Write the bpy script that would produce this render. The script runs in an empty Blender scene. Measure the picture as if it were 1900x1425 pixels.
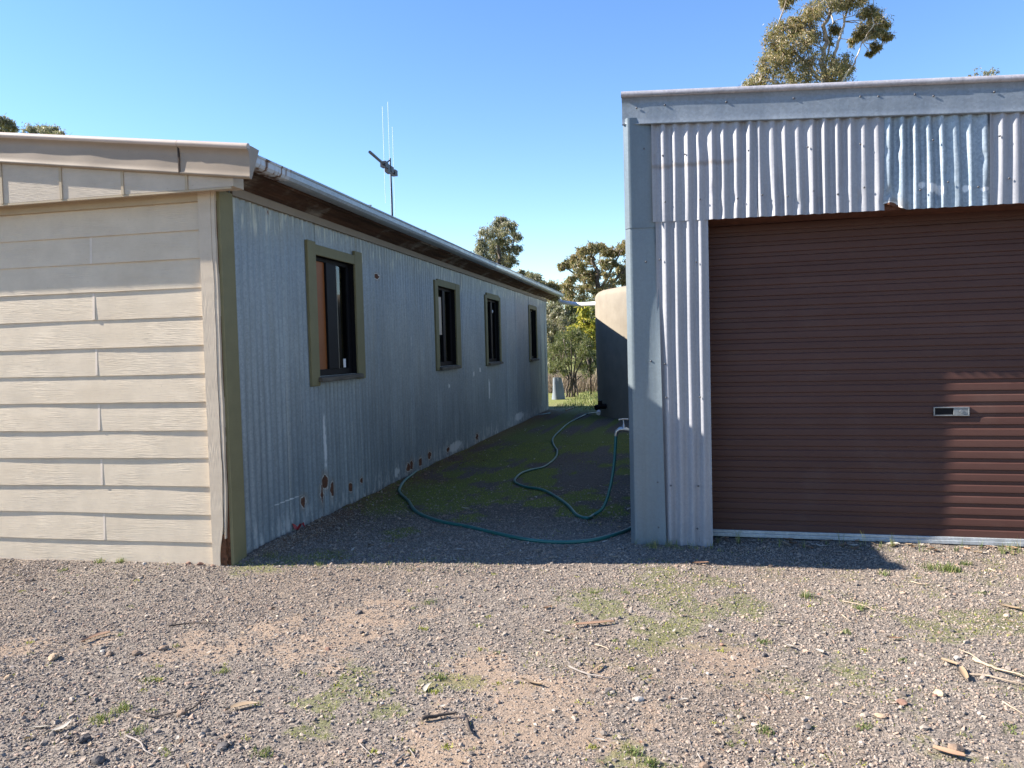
import bpy, math, random
import numpy as np
from mathutils import Matrix, Vector
random.seed(7); RNG = np.random.default_rng(11)
C = bpy.context.scene.collection
R = math.radians
# ------------------------------------------------------------------ camera (surveyed from the vanishing points of the two buildings)
F, PITCH, ROLL, YAW, SHED_ROT, EYE = 1460.0, R(-2.404), R(-1.482), R(12.04), R(-2.867), 1.31
def camera_basis():
    fw = np.array([0, math.cos(PITCH), math.sin(PITCH)]); rt = np.array([1.0, 0, 0]); up = np.cross(rt, fw)
    c, s = math.cos(ROLL), math.sin(ROLL)
    r2, u2 = c*rt + s*up, -s*rt + c*up
    Z = np.array([[math.cos(YAW), -math.sin(YAW), 0], [math.sin(YAW), math.cos(YAW), 0], [0, 0, 1]])
    return Z@r2, Z@u2, Z@fw
RT, UP, FW = camera_basis()
EYEP = np.array([0, 0, EYE])
def ray(x, y): return RT*(x-950) - UP*(y-712.5) + FW*F
def on_ground(x, y):                       # where a spot of the ground lies
    d = ray(x, y); P = EYEP + d*(-EYE/d[2])
    return float(P[0]), float(P[1])
def at(x, y, D):                           # a point D metres ahead
    d = ray(x, y)/F
    return EYEP + d*D
cam = bpy.data.cameras.new('camera'); cam.lens = 36*F/1900; cam.sensor_width = 36; cam.clip_end = 3000; cam.clip_start = .05
co = bpy.data.objects.new('camera', cam); C.objects.link(co)
m = Matrix.Identity(4)
for i in range(3):
    m[i][0], m[i][1], m[i][2], m[i][3] = RT[i], UP[i], -FW[i], EYEP[i]
co.matrix_world = m
bpy.context.scene.camera = co
# ------------------------------------------------------------------ light
SUN_AZ, SUN_EL = R(8.0), R(34.2)
sd = Vector((math.cos(SUN_AZ)*math.cos(SUN_EL), math.sin(SUN_AZ)*math.cos(SUN_EL), -math.sin(SUN_EL)))
sl = bpy.data.lights.new('sun', 'SUN'); sl.energy = 5.0; sl.angle = R(.53); sl.color = (1, .93, .83)
so = bpy.data.objects.new('sun', sl); C.objects.link(so); so.rotation_euler = sd.to_track_quat('-Z', 'Y').to_euler()
w = bpy.data.worlds.new('World'); bpy.context.scene.world = w; w.use_nodes = True
wn = w.node_tree; bg = wn.nodes['Background']
sky = wn.nodes.new('ShaderNodeTexSky'); sky.sky_type = 'NISHITA'; sky.sun_disc = False
sky.sun_elevation = SUN_EL; sky.sun_rotation = math.atan2(-sd.x, -sd.y)
sky.altitude = 200; sky.air_density = 1.0; sky.dust_density = 0; sky.ozone_density = 2.0
hs = wn.nodes.new('ShaderNodeHueSaturation'); hs.inputs['Saturation'].default_value = 1.2; hs.inputs['Hue'].default_value = .508; hs.inputs['Value'].default_value = 1.24
wn.links.new(sky.outputs[0], hs.inputs['Color']); wn.links.new(hs.outputs[0], bg.inputs[0]); bg.inputs[1].default_value = .072
vs = bpy.context.scene.view_settings
vs.view_transform = 'Standard'; vs.look = 'None'; vs.exposure = 1.65; vs.gamma = 1
cy = bpy.context.scene.cycles
cy.max_bounces = 6; cy.transparent_max_bounces = 8; cy.use_denoising = True; cy.caustics_reflective = False; cy.caustics_refractive = False
# ------------------------------------------------------------------ noise
def _h(i, j, k, s):
    n = (i*374761393 + j*668265263 + k*2147483647 + s*974711) & 0xffffffff
    n = ((n ^ (n >> 13))*1274126177) & 0xffffffff
    return ((n ^ (n >> 16)) & 0xffff)/65535.0
def noise2(x, y, s=0):
    x = np.asarray(x, float); y = np.asarray(y, float)
    i = np.floor(x).astype(np.int64); j = np.floor(y).astype(np.int64); u = x-i; v = y-j
    u = u*u*(3-2*u); v = v*v*(3-2*v)
    a, b, c, d = _h(i, j, 0, s), _h(i+1, j, 0, s), _h(i, j+1, 0, s), _h(i+1, j+1, 0, s)
    return (a*(1-u)+b*u)*(1-v)+(c*(1-u)+d*u)*v*1.0
def fbm(x, y, s=0, o=4):
    t = 0; a = .5
    for k in range(o): t = t + a*noise2(np.asarray(x)*2**k, np.asarray(y)*2**k, s+k*17); a *= .5
    return t/(1-.5**o)
def sstep(a, b, x): t = np.clip((np.asarray(x)-a)/(b-a), 0, 1); return t*t*(3-2*t)
# ------------------------------------------------------------------ mesh helpers
class MB:
    def __init__(s): s.v = []; s.f = []; s.n = 0; s.smooth = []
    def add(s, v, f, smooth=False):
        v = np.asarray(v, float).reshape(-1, 3); s.v.append(v)
        s.f += [tuple(int(q)+s.n for q in fc) for fc in f]; s.smooth += [smooth]*len(f); s.n += len(v); return s
    def box(s, x0, x1, y0, y1, z0, z1):
        v = [(x, y, z) for z in (z0, z1) for y in (y0, y1) for x in (x0, x1)]
        return s.add(v, [(0, 2, 3, 1), (4, 5, 7, 6), (0, 1, 5, 4), (2, 6, 7, 3), (0, 4, 6, 2), (1, 3, 7, 5)])
    def hexa(s, bottom4, top4):            # counter-clockwise seen from above
        v = list(bottom4)+list(top4)
        return s.add(v, [(3, 2, 1, 0), (4, 5, 6, 7), (0, 1, 5, 4), (1, 2, 6, 5), (2, 3, 7, 6), (3, 0, 4, 7)])
    def grid(s, P, smooth=True, flip=False):   # P[i,j,3]
        P = np.asarray(P, float); a, b = P.shape[:2]; f = []
        for i in range(a-1):
            for j in range(b-1):
                q = (i*b+j, (i+1)*b+j, (i+1)*b+j+1, i*b+j+1)
                f.append(q[::-1] if flip else q)
        return s.add(P.reshape(-1, 3), f, smooth)
    def tube(s, pts, rad, n=8, cap=True, smooth=True):
        pts = np.asarray(pts, float); k = len(pts)
        rad = np.full(k, rad) if np.isscalar(rad) else np.asarray(rad, float)
        T = np.gradient(pts, axis=0); T /= np.linalg.norm(T, axis=1)[:, None]+1e-12
        ref = np.array([0, 0, 1.0]) if abs(T[0][2]) < .9 else np.array([1.0, 0, 0])
        V = []; u = np.cross(T[0], ref); u /= np.linalg.norm(u)
        for i in range(k):
            u = u-T[i]*(u@T[i]); u /= np.linalg.norm(u)+1e-12; v = np.cross(T[i], u)
            for a in range(n):
                t = 2*math.pi*a/n; V.append(pts[i]+rad[i]*(math.cos(t)*u+math.sin(t)*v))
        f = [(i*n+a, i*n+(a+1) % n, (i+1)*n+(a+1) % n, (i+1)*n+a) for i in range(k-1) for a in range(n)]
        s.add(V, f, smooth)
        if cap: s.add(V[:n], [tuple(range(n))[::-1]]); s.add(V[-n:], [tuple(range(n))])
        return s
    def lathe(s, prof, n=48, c=(0, 0, 0), smooth=True):
        V = []; k = len(prof)
        for r, z in prof:
            for a in range(n): t = 2*math.pi*a/n; V.append((c[0]+r*math.cos(t), c[1]+r*math.sin(t), c[2]+z))
        f = [(i*n+a, i*n+(a+1) % n, (i+1)*n+(a+1) % n, (i+1)*n+a) for i in range(k-1) for a in range(n)]
        return s.add(V, f, smooth)
    def obj(s, name, mat=None, parent=None, loc=(0, 0, 0), auto=None):
        me = bpy.data.meshes.new(name)
        V = np.concatenate(s.v) if s.v else np.zeros((0, 3))
        me.from_pydata(V.tolist(), [], s.f); 
        me.polygons.foreach_set('use_smooth', s.smooth); me.update()
        if mat: me.materials.append(mat)
        o = bpy.data.objects.new(name, me); C.objects.link(o); o.location = loc
        if parent: o.parent = parent
        return o
def fast_obj(name, V, faces, n, mat, smooth=False):    # many same-sized faces: faces is an (m,n) array
    me = bpy.data.meshes.new(name); me.vertices.add(len(V)); me.vertices.foreach_set('co', np.asarray(V, np.float32).ravel())
    mfc = len(faces); me.loops.add(mfc*n); me.loops.foreach_set('vertex_index', np.asarray(faces, np.int32).ravel())
    me.polygons.add(mfc); me.polygons.foreach_set('loop_start', np.arange(mfc, dtype=np.int32)*n)
    me.polygons.foreach_set('use_smooth', np.full(mfc, smooth)); me.update(calc_edges=True); me.validate()
    me.materials.append(mat); o = bpy.data.objects.new(name, me); C.objects.link(o); return o
def thing(name, label, cat, loc=(0, 0, 0), rz=0, group=None):
    o = bpy.data.objects.new(name, None); C.objects.link(o); o.location = loc; o.rotation_euler = (0, 0, rz)
    o.empty_display_size = .1
    return tag(o, label, cat, group)
def tag(o, label, cat, group=None):
    o['label'] = label; o['category'] = cat
    if group: o['group'] = group
    return o
def bevel(o, wd=.003, seg=2):
    b = o.modifiers.new('bevel', 'BEVEL'); b.width = wd; b.segments = seg; b.limit_method = 'ANGLE'; b.angle_limit = R(40); return o
# ------------------------------------------------------------------ materials
class T:
    def __init__(s, name, rough=.7, metal=0.0, spec=.4):
        s.m = bpy.data.materials.new(name); s.m.use_nodes = True; s.t = s.m.node_tree; s.b = s.t.nodes['Principled BSDF']
        s.b.inputs['Roughness'].default_value = rough; s.b.inputs['Metallic'].default_value = metal; s.b.inputs['Specular IOR Level'].default_value = spec
        s._c = None
    def nd(s, typ, ins={}, **props):
        n = s.t.nodes.new(typ)
        for k, v in props.items(): setattr(n, k, v)
        for k, v in ins.items(): s.put(n.inputs[k], v)
        return n
    def put(s, sock, v):
        if isinstance(v, bpy.types.NodeSocket): s.t.links.new(v, sock)
        elif isinstance(v, (tuple, list)) and len(v) == 3 and sock.type == 'RGBA': sock.default_value = (*v, 1)
        else: sock.default_value = v
    def co(s):
        if s._c is None: s._c = s.nd('ShaderNodeTexCoord').outputs['Object']
        return s._c
    def sc(s, v): return s.nd('ShaderNodeMapping', {'Vector': s.co(), 'Scale': v}).outputs[0]
    def noise(s, scale=5, detail=4, rough=.55, dist=0, stretch=None):
        return s.nd('ShaderNodeTexNoise', {'Vector': s.sc(stretch) if stretch else s.co(), 'Scale': scale, 'Detail': detail, 'Roughness': rough, 'Distortion': dist}).outputs['Fac']
    def ramp(s, fac, stops, interp='LINEAR'):
        n = s.nd('ShaderNodeValToRGB', {'Fac': fac}); e = n.color_ramp; e.interpolation = interp
        while len(e.elements) < len(stops): e.elements.new(.5)
        for el, (p, c) in zip(e.elements, stops):
            el.position = p; el.color = (*c, 1) if not np.isscalar(c) else (c, c, c, 1)
        return n.outputs[0]
    def mix(s, fac, a, b, mode='MIX'):
        n = s.nd('ShaderNodeMix', data_type='RGBA', blend_type=mode)
        s.put(n.inputs[0], fac); s.put(n.inputs[6], a); s.put(n.inputs[7], b); return n.outputs[2]
    def op(s, op, a, b=0.0, c=None, clamp=False):
        n = s.nd('ShaderNodeMath', operation=op, use_clamp=clamp); s.put(n.inputs[0], a); s.put(n.inputs[1], b)
        if c is not None: s.put(n.inputs[2], c)
        return n.outputs[0]
    def step(s, x, lo, hi): return s.nd('ShaderNodeMapRange', {'Value': x, 'From Min': lo, 'From Max': hi}, interpolation_type='SMOOTHSTEP').outputs[0]
    def xyz(s): n = s.nd('ShaderNodeSeparateXYZ', {'Vector': s.co()}); return n.outputs
    def col(s, c): s.put(s.b.inputs['Base Color'], c); return s
    def bump(s, h, strength=.3, dist=.01):
        n = s.nd('ShaderNodeBump', {'Height': h, 'Strength': strength, 'Distance': dist}); s.put(s.b.inputs['Normal'], n.outputs[0]); return s
    def rough(s, r): s.put(s.b.inputs['Roughness'], r); return s
    def isl(s): return s.nd('ShaderNodeNewGeometry').outputs['Random Per Island']
def mul(c, k): return tuple(min(1, x*k) for x in c)
def simple(name, c, rough=.7, metal=0, var=.25, scale=12, bump=0, spec=.4, stretch=None):
    t = T(name, rough, metal, spec); n = t.noise(scale, 5, .6, stretch=stretch)
    t.col(t.ramp(n, [(.3, mul(c, 1-var)), (.7, mul(c, 1+var))]))
    if bump: t.bump(n, bump, .01)
    return t.m
def blobs(t, pts, u, v, edge=.35, nscale=22):
    """union of ragged patches at (u,v) with radii: signed field, >0 inside"""
    nz = t.op('SUBTRACT', t.noise(nscale, 4, .6), .5)
    out = None
    for (pu, pv, ru, rv) in pts:
        a = t.op('DIVIDE', t.op('SUBTRACT', u, pu), ru); b = t.op('DIVIDE', t.op('SUBTRACT', v, pv), rv)
        d = t.op('SUBTRACT', 1.0, t.op('SQRT', t.op('ADD', t.op('MULTIPLY', a, a), t.op('MULTIPLY', b, b))))
        out = d if out is None else t.op('MAXIMUM', out, d)
    return t.op('ADD', out, t.op('MULTIPLY', nz, 2*edge))
def galv(name, base, streak=.35, rough=.48, metal=.35, stain=True, spangle=.12, top=None, bottom=None, rust=None, uax=0, spots=None, band=None):
    base = mul(base, .9); t = T(name, rough, metal, .5); X, Y, Z = t.xyz(); U = (X, Y)[uax]
    st = t.noise(1.0, 6, .62, stretch=(38, 38, 1.1)); st2 = t.noise(1.0, 4, .6, stretch=(9, 9, .55)); big = t.noise(1.7, 3, .5)
    sp = t.nd('ShaderNodeSeparateColor', {'Color': t.nd('ShaderNodeTexVoronoi', {'Vector': t.co(), 'Scale': 75.0}).outputs['Color']}).outputs[0]
    c = t.mix(t.ramp(st, [(.3, 0.0), (.75, 1.0)]), mul(base, 1-streak), mul(base, 1+streak))
    c = t.mix(t.op('MULTIPLY', t.ramp(st2, [(.4, 0.0), (.7, 1.0)]), .5), c, mul(base, 1.35))
    c = t.mix(t.op('MULTIPLY', t.ramp(big, [(.35, 0.0), (.7, 1.0)]), .45), c, (base[0]*.72, base[1]*.76, base[2]*.8))
    c = t.mix(spangle, c, sp, 'OVERLAY')
    sv = t.nd('ShaderNodeAttribute', attribute_name='sheet').outputs['Fac']; c = t.mix(t.op('MULTIPLY', sv, .45), c, t.mix(1.0, c, (1.5, 1.47, 1.42), 'MULTIPLY'))
    fine = t.noise(150, 3, .6); c = t.mix(t.op('MULTIPLY', t.step(fine, .6, .75), .25), c, mul(base, 1.6))
    rg = t.ramp(st2, [(.3, rough-.08), (.7, rough+.14)])
    if top is not None:      # white corrosion running down from the top edge
        k = t.noise(1.0, 4, .7, stretch=(24, 24, 2.2)); low = t.noise(1.0, 2, .5, stretch=(2.1, 2.1, .2))
        msk = t.op('MULTIPLY', t.step(k, .52, .60), t.step(t.op('ADD', Z, t.op('MULTIPLY', t.op('SUBTRACT', low, .5), .5)), top-.16, top-.06))
        c = t.mix(t.op('MULTIPLY', msk, .85), c, (.60, .59, .50))
        k2 = t.step(t.op('ADD', Z, t.op('MULTIPLY', low, .2)), top-.25, top+.12); c = t.mix(t.op('MULTIPLY', k2, .5), c, (.28, .27, .20))
    if bottom is not None:
        k = t.noise(1.0, 5, .7, stretch=(16, 16, 5)); low = t.noise(1.0, 2, .5, stretch=(1.7, 1.7, .2))
        h = t.op('SUBTRACT', 1.0, t.step(t.op('ADD', Z, t.op('MULTIPLY', t.op('SUBTRACT', low, .5), .3)), bottom*.3, bottom))
        msk = t.op('MULTIPLY', t.step(k, .48, .62), h); c = t.mix(t.op('MULTIPLY', msk, .7), c, (.50, .52, .54))
        rim = t.op('SUBTRACT', 1.0, t.step(t.op('ADD', Z, t.op('MULTIPLY', k, .06)), .03, .09)); c = t.mix(t.op('MULTIPLY', rim, .6), c, (.12, .07, .045))
    if spots is not None:
        f = blobs(t, spots, U, Z, .5, 18); c = t.mix(t.op('MULTIPLY', t.step(f, .2, .55), .85), c, (.62, .64, .66))
    if band is not None:
        k = t.noise(1.0, 3, .6, stretch=(9, 9, 6)); zz_ = t.op('ABSOLUTE', t.op('SUBTRACT', t.op('ADD', Z, t.op('MULTIPLY', t.op('SUBTRACT', k, .5), .05)), band))
        msk = t.op('MULTIPLY', t.op('SUBTRACT', 1.0, t.step(zz_, .0, .026)), t.op('SUBTRACT', 1.0, t.step(U, .62, .74))); c = t.mix(t.op('MULTIPLY', msk, .55), c, (.16, .115, .08))
    if rust is not None:
        f = blobs(t, rust, U, Z, .45, 26)
        c = t.mix(t.op('MULTIPLY', t.step(f, -.9, .1), .45), c, (.24, .19, .14)); c = t.mix(t.op('MULTIPLY', t.step(f, -.10, .08), .75), c, (.60, .58, .54)); ru = t.ramp(t.noise(60, 4), [(.3, (.045, .018, .010)), (.7, (.15, .055, .025))])
        m2 = t.step(f, .1, .2); c = t.mix(m2, c, ru); rg = t.mix(m2, rg, (.9, .9, .9))
        t.put(t.b.inputs['Metallic'], t.op('MULTIPLY', t.op('SUBTRACT', 1.0, m2), metal))
    t.col(c); t.rough(rg); t.bump(t.noise(26, 3, .6), .12, .01)
    return t.m
# ------------------------------------------------------------------ ground
XS, YF = -2.795, 4.454           # the side wall and front wall of the weatherboard building
SHED = np.array([-.302, 5.251, 0.0]); SXV = np.array([math.cos(SHED_ROT), math.sin(SHED_ROT), 0]); SYV = np.array([-math.sin(SHED_ROT), math.cos(SHED_ROT), 0])
dirt_px = [(1000, 1300, .34), (960, 1345, .3), (900, 1250, .28), (1060, 1320, .3), (177, 1183, .16), (60, 1192, .15), (1180, 1010, .0), (700, 1140, .25), (620, 1190, .3), (340, 1203, .2), (500, 1170, .18), (430, 1190, .2), (1320, 1235, .2), (860, 1405, .3)]
moss_px = [(1853, 1153, .16), (1751, 1177, .07), (1581, 1253, .06), (1313, 1137, .1), (1376, 1122, .12), (1273, 1168, .07), (1280, 1090, .14), (1230, 1065, .16), (1240, 1115, .16), (816, 1258, .06), (1200, 1167, .13), (660, 1250, .07), (620, 1310, .06), (600, 1345, .05), (690, 1290, .05), (640, 1282, .04), (580, 1300, .04), (705, 1325, .05), (725, 1275, .04), (1061, 1155, .03), (1173, 1397, .06), (1208, 1417, .05), (1113, 1122, .09), (1136, 1138, .07), (740, 985, .14), (720, 1000, .1), (810, 870, .16), (830, 880, .2), (800, 925, .3), (850, 915, .3), (920, 920, .22), (900, 860, .45), (960, 840, .5), (1000, 810, .7), (1020, 780, 1.0), (1100, 815, .8), (950, 880, .4), (870, 960, .12), (600, 1030, .12), (530, 1037, .14), (470, 1056, .1), (850, 1265, .06), (1090, 1120, .1), (1590, 1120, .05), (1696, 1152, .05), (1763, 1062, .06)]
DIRT = [(*on_ground(x, y), r) for x, y, r in dirt_px if r > 0]
MOSS = [(*on_ground(x, y), r*(1.7 if y > 1048 else 1.15)) for x, y, r in moss_px]
def patches(L, x, y, s):
    out = np.zeros_like(x)
    nz = fbm(x*9, y*9, s, 4)-.5
    for (px, py, r) in L:
        d = np.hypot((x-px), (y-py)*.9)/r
        out = np.maximum(out, sstep(1.5, .2, d+nz*2.4))
    return out
def dirt_mask(x, y): return np.clip(patches(DIRT, x, y, 3)*.9+.35*sstep(.5, .75, fbm(x*1.7, y*2.6, 5, 5)), 0, 1)
def moss_mask(x, y):
    a = patches(MOSS, x, y, 9)
    b = .62*sstep(.47, .63, fbm(x*6.3, y*8.1, 23, 5))*sstep(.40, .60, fbm(x*.8+.2*y, y*.9, 29, 3))*(.45+.55*sstep(-1.6, .2, x))
    far = sstep(5.2, 6.6, y+.8*(fbm(x*2, y*2, 37, 2)-.5))*sstep(.47, .62, fbm(x*3.6, y*2.4, 31, 5)+.09*np.exp(-((x-XS-.8)/.6)**2)+.05*sstep(8, 11, y))
    return np.clip(np.maximum(np.maximum(a, b), far), 0, 1)
def grass_mask(x, y): return sstep(16.6, 17.6, y+.35*np.sin(x*3))
def ground_z(x, y):
    x = np.asarray(x, float); y = np.asarray(y, float)
    near = sstep(16, 8, np.hypot(x, y-3))
    z = (fbm(x*1.3, y*1.3, 41, 3)-.5)*.035*near + (fbm(x*9, y*9, 47, 3)-.5)*.014*near
    bank = np.exp(-((x-XS-.03)/.11)**2)*sstep(YF-.1, YF+.5, y)*(y < 17.3)*.035*(.5+fbm(x*3, y*3, 53, 2))
    z = z + bank
    dist = np.hypot(x, y); z = z + sstep(60, 500, dist)*6*(fbm(x*.006, y*.006, 61, 3)-.35)
    return z
def axis(lo, hi, st, out, g=1.22):
    a = list(np.arange(lo, hi+1e-6, st)); d = st; l = []; p = lo
    while p > -out: d *= g; p -= d; l.append(p)
    d = st; r = []; p = hi
    while p < out: d *= g; p += d; r.append(p)
    return np.array(l[::-1]+a+r)
gx = axis(-5.2, 3.6, .035, 900); gy = axis(1.4, 7.2, .035, 900)
GX, GY = np.meshgrid(gx, gy, indexing='ij'); GZ = ground_z(GX, GY)
a, b = GX.shape; idx = np.arange(a*b).reshape(a, b)
gf = np.stack([idx[:-1, :-1], idx[1:, :-1], idx[1:, 1:], idx[:-1, 1:]], -1).reshape(-1, 4)
t = T('soil_and_gravel', .95, 0, .15)
def att(n): return t.nd('ShaderNodeAttribute', attribute_name=n).outputs['Fac']
fi = t.noise(130, 4, .7); mi = t.noise(38, 5, .65); lg = t.noise(2.2, 4, .6)
vor = t.nd('ShaderNodeTexVoronoi', {'Vector': t.co(), 'Scale': 95.0}); vc = t.nd('ShaderNodeSeparateColor', {'Color': vor.outputs['Color']}).outputs[0]
gcol = t.ramp(vc, [(0, (0.072, 0.062, 0.054)), (.35, (0.171, 0.147, 0.128)), (.65, (0.246, 0.210, 0.177)), (.88, (0.330, 0.268, 0.214)), (1, (0.418, 0.353, 0.291))])
gcol = t.mix(t.op('MULTIPLY', t.ramp(mi, [(.35, 0.0), (.65, 1.0)]), .5), gcol, (.16, .138, .118))
dcol = t.ramp(t.op('ADD', t.op('MULTIPLY', fi, .5), t.op('MULTIPLY', mi, .5)), [(.35, (0.233, 0.166, 0.118)), (.65, (0.419, 0.304, 0.214))])
dm = t.step(t.op('ADD', att('dirt'), t.op('MULTIPLY', t.op('SUBTRACT', mi, .5), 2.4)), .3, .95)
wm = t.step(t.noise(.55, 3, .5), .42, .62); gcol = t.mix(t.op('MULTIPLY', wm, .45), gcol, t.mix(1.0, gcol, (1.0, .84, .70), 'MULTIPLY'))
c = t.mix(t.op('MULTIPLY', dm, .75), gcol, dcol)
c = t.mix(t.op('MULTIPLY', t.op('SUBTRACT', lg, .35, clamp=True), .7), c, (.125, .11, .10))
c = t.mix(t.op('MULTIPLY', att('damp_shade'), .62), c, t.ramp(mi, [(.3, (.030, .026, .022)), (.7, (.085, .07, .055))]))  # darker soil colour: some damp, and the passage's shade painted in
mcol = t.ramp(fi, [(.3, (.06, .08, .016)), (.7, (.19, .215, .04))])
mm = t.step(t.op('ADD', att('moss'), t.op('MULTIPLY', t.op('SUBTRACT', mi, .5), 1.3)), .45, .85)
c = t.mix(t.op('MULTIPLY', mm, t.op('ADD', .45, t.op('MULTIPLY', att('damp_shade'), .35))), c, mcol)
c = t.mix(t.op('MULTIPLY', att('litter'), t.step(mi, .3, .6)), c, t.ramp(fi, [(.3, (.05, .028, .018)), (.7, (.20, .11, .065))]))
c = t.mix(att('grass'), c, t.ramp(mi, [(.35, (.10, .11, .03)), (.5, (.17, .19, .055)), (.65, (.32, .27, .13))]))
t.col(c); t.bump(t.op('ADD', t.op('MULTIPLY', fi, .8), t.op('MULTIPLY', mi, .8)), .8, .012)
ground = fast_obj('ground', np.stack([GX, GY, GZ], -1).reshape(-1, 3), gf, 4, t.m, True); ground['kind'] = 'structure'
def damp_shade_mask(x, y): return sstep(4.5, 6.3, y+1.0*(fbm(x*1.6, y*1.6, 91, 3)-.5))*sstep(17, 15.5, y)  # covers the passage, where shade is painted into the soil along with damp
for nm, val in (('damp_shade', damp_shade_mask(GX, GY)), ('dirt', dirt_mask(GX, GY)), ('moss', moss_mask(GX, GY)), ('grass', grass_mask(GX, GY)),
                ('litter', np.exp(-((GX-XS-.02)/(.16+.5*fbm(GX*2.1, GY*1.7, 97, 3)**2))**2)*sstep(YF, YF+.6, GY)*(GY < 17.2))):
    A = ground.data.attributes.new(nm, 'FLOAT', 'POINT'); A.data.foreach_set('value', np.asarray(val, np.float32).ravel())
def gz(x, y): return float(ground_z(np.array([x]), np.array([y]))[0])
# ---- gravel: loose stones
def base_ico():
    p = (1+5**.5)/2
    v = np.array([(-1, p, 0), (1, p, 0), (-1, -p, 0), (1, -p, 0), (0, -1, p), (0, 1, p), (0, -1, -p), (0, 1, -p), (p, 0, -1), (p, 0, 1), (-p, 0, -1), (-p, 0, 1)], float)
    f = np.array([(0, 11, 5), (0, 5, 1), (0, 1, 7), (0, 7, 10), (0, 10, 11), (1, 5, 9), (5, 11, 4), (11, 10, 2), (10, 7, 6), (7, 1, 8), (3, 9, 4), (3, 4, 2), (3, 2, 6), (3, 6, 8), (3, 8, 9), (4, 9, 5), (2, 4, 11), (6, 2, 10), (8, 6, 7), (9, 8, 1)])
    return v/np.linalg.norm(v[0]), f
ICO = base_ico()
OCT = (np.array([(1, 0, 0), (-1, 0, 0), (0, 1, 0), (0, -1, 0), (0, 0, 1), (0, 0, -1)], float),
       np.array([(0, 2, 4), (2, 1, 4), (1, 3, 4), (3, 0, 4), (2, 0, 5), (1, 2, 5), (3, 1, 5), (0, 3, 5)]))
def rot_rand(n):
    q = RNG.normal(size=(n, 4)); q /= np.linalg.norm(q, axis=1)[:, None]; w_, x, y, z = q.T
    return np.stack([np.stack([1-2*(y*y+z*z), 2*(x*y-z*w_), 2*(x*z+y*w_)], -1), np.stack([2*(x*y+z*w_), 1-2*(x*x+z*z), 2*(y*z-x*w_)], -1), np.stack([2*(x*z-y*w_), 2*(y*z+x*w_), 1-2*(x*x+y*y)], -1)], 1)
def stones(xy, r, base, jit=.28, flat=.72):
    n = len(xy); v, f = base; k = len(v)
    V = np.repeat(v[None], n, 0)*(1+RNG.normal(0, jit, (n, k, 1)).clip(-.5, .6))
    V = V*RNG.uniform(.7, 1.35, (n, 1, 3)); V = np.einsum('nij,nkj->nki', rot_rand(n), V); V[..., 2] *= flat
    V *= r[:, None, None]
    z = ground_z(xy[:, 0], xy[:, 1])+r*.28
    V[..., 0] += xy[:, :1]; V[..., 1] += xy[:, 1:2]; V[..., 2] += z[:, None]
    Fc = f[None]+(np.arange(n)*k)[:, None, None]
    return V.reshape(-1, 3), Fc.reshape(-1, 3)
def inside_building(x, y):
    hs = (x < XS+.02) & (y > YF-.02); q = np.stack([x-SHED[0], y-SHED[1]], -1); lx = q@SXV[:2]; ly = q@SYV[:2]
    return hs | ((lx > -.02) & (ly > -.01) & ~((lx > .5) & (lx < 2.9) & (ly < .25)))
def scatter(n, x0, x1, y0, y1, dens):
    x = RNG.uniform(x0, x1, n); y = RNG.uniform(y0, y1, n); k = (RNG.random(n) < dens(x, y)) & ~inside_building(x, y)
    return np.stack([x[k], y[k]], -1)
def fr(x, y, mar=.35):      # roughly what the photograph frames on the ground, with a margin to step aside
    d = y*.977-x*.208; s = x*.978+y*.208
    return np.clip(1.0-sstep(0, 1.2, np.abs(s)-(d*.66+mar))*.8, 0, 1)
gd = lambda x, y: fr(x, y)*(1-.62*dirt_mask(x, y))*(1-.5*moss_mask(x, y))*(.55+.9*(fbm(x*3, y*3, 71, 3)-.2))*(1-.75*sstep(4.9, 6.3, y))
st = T('loose_stones', .93, 0, .2); ri = st.isl()
sc_ = st.ramp(ri, [(0, (0.075, 0.065, 0.061)), (.18, (0.144, 0.127, 0.113)), (.4, (0.231, 0.201, 0.177)), (.62, (0.302, 0.257, 0.218)), (.80, (0.362, 0.282, 0.218)), (.92, (0.322, 0.203, 0.146)), (1, (0.460, 0.397, 0.332))])
st.col(st.mix(.35, sc_, st.ramp(st.noise(70, 4), [(.3, (0.119, 0.095, 0.078)), (.7, (0.344, 0.283, 0.233))]))); st.bump(st.noise(190, 3), .4, .004)
p1 = scatter(210000, -4.9, 3.3, 1.7, 7.5, gd); r1 = RNG.lognormal(math.log(.0041), .38, len(p1)).clip(.0022, .0125)
p2 = scatter(360000, -4.9, 3.3, 1.7, 6.2, gd); r2 = RNG.uniform(.0018, .0042, len(p2))
V1, F1 = stones(p1, r1, ICO); V2, F2 = stones(p2, r2, OCT, .15, .8)
gv = fast_obj('gravel', np.concatenate([V1, V2]), np.concatenate([F1, F2+len(V1)]), 3, st.m); gv['kind'] = 'stuff'; gv['label'] = 'grey and pinkish loose gravel spread over the yard'; gv['category'] = 'gravel'
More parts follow.
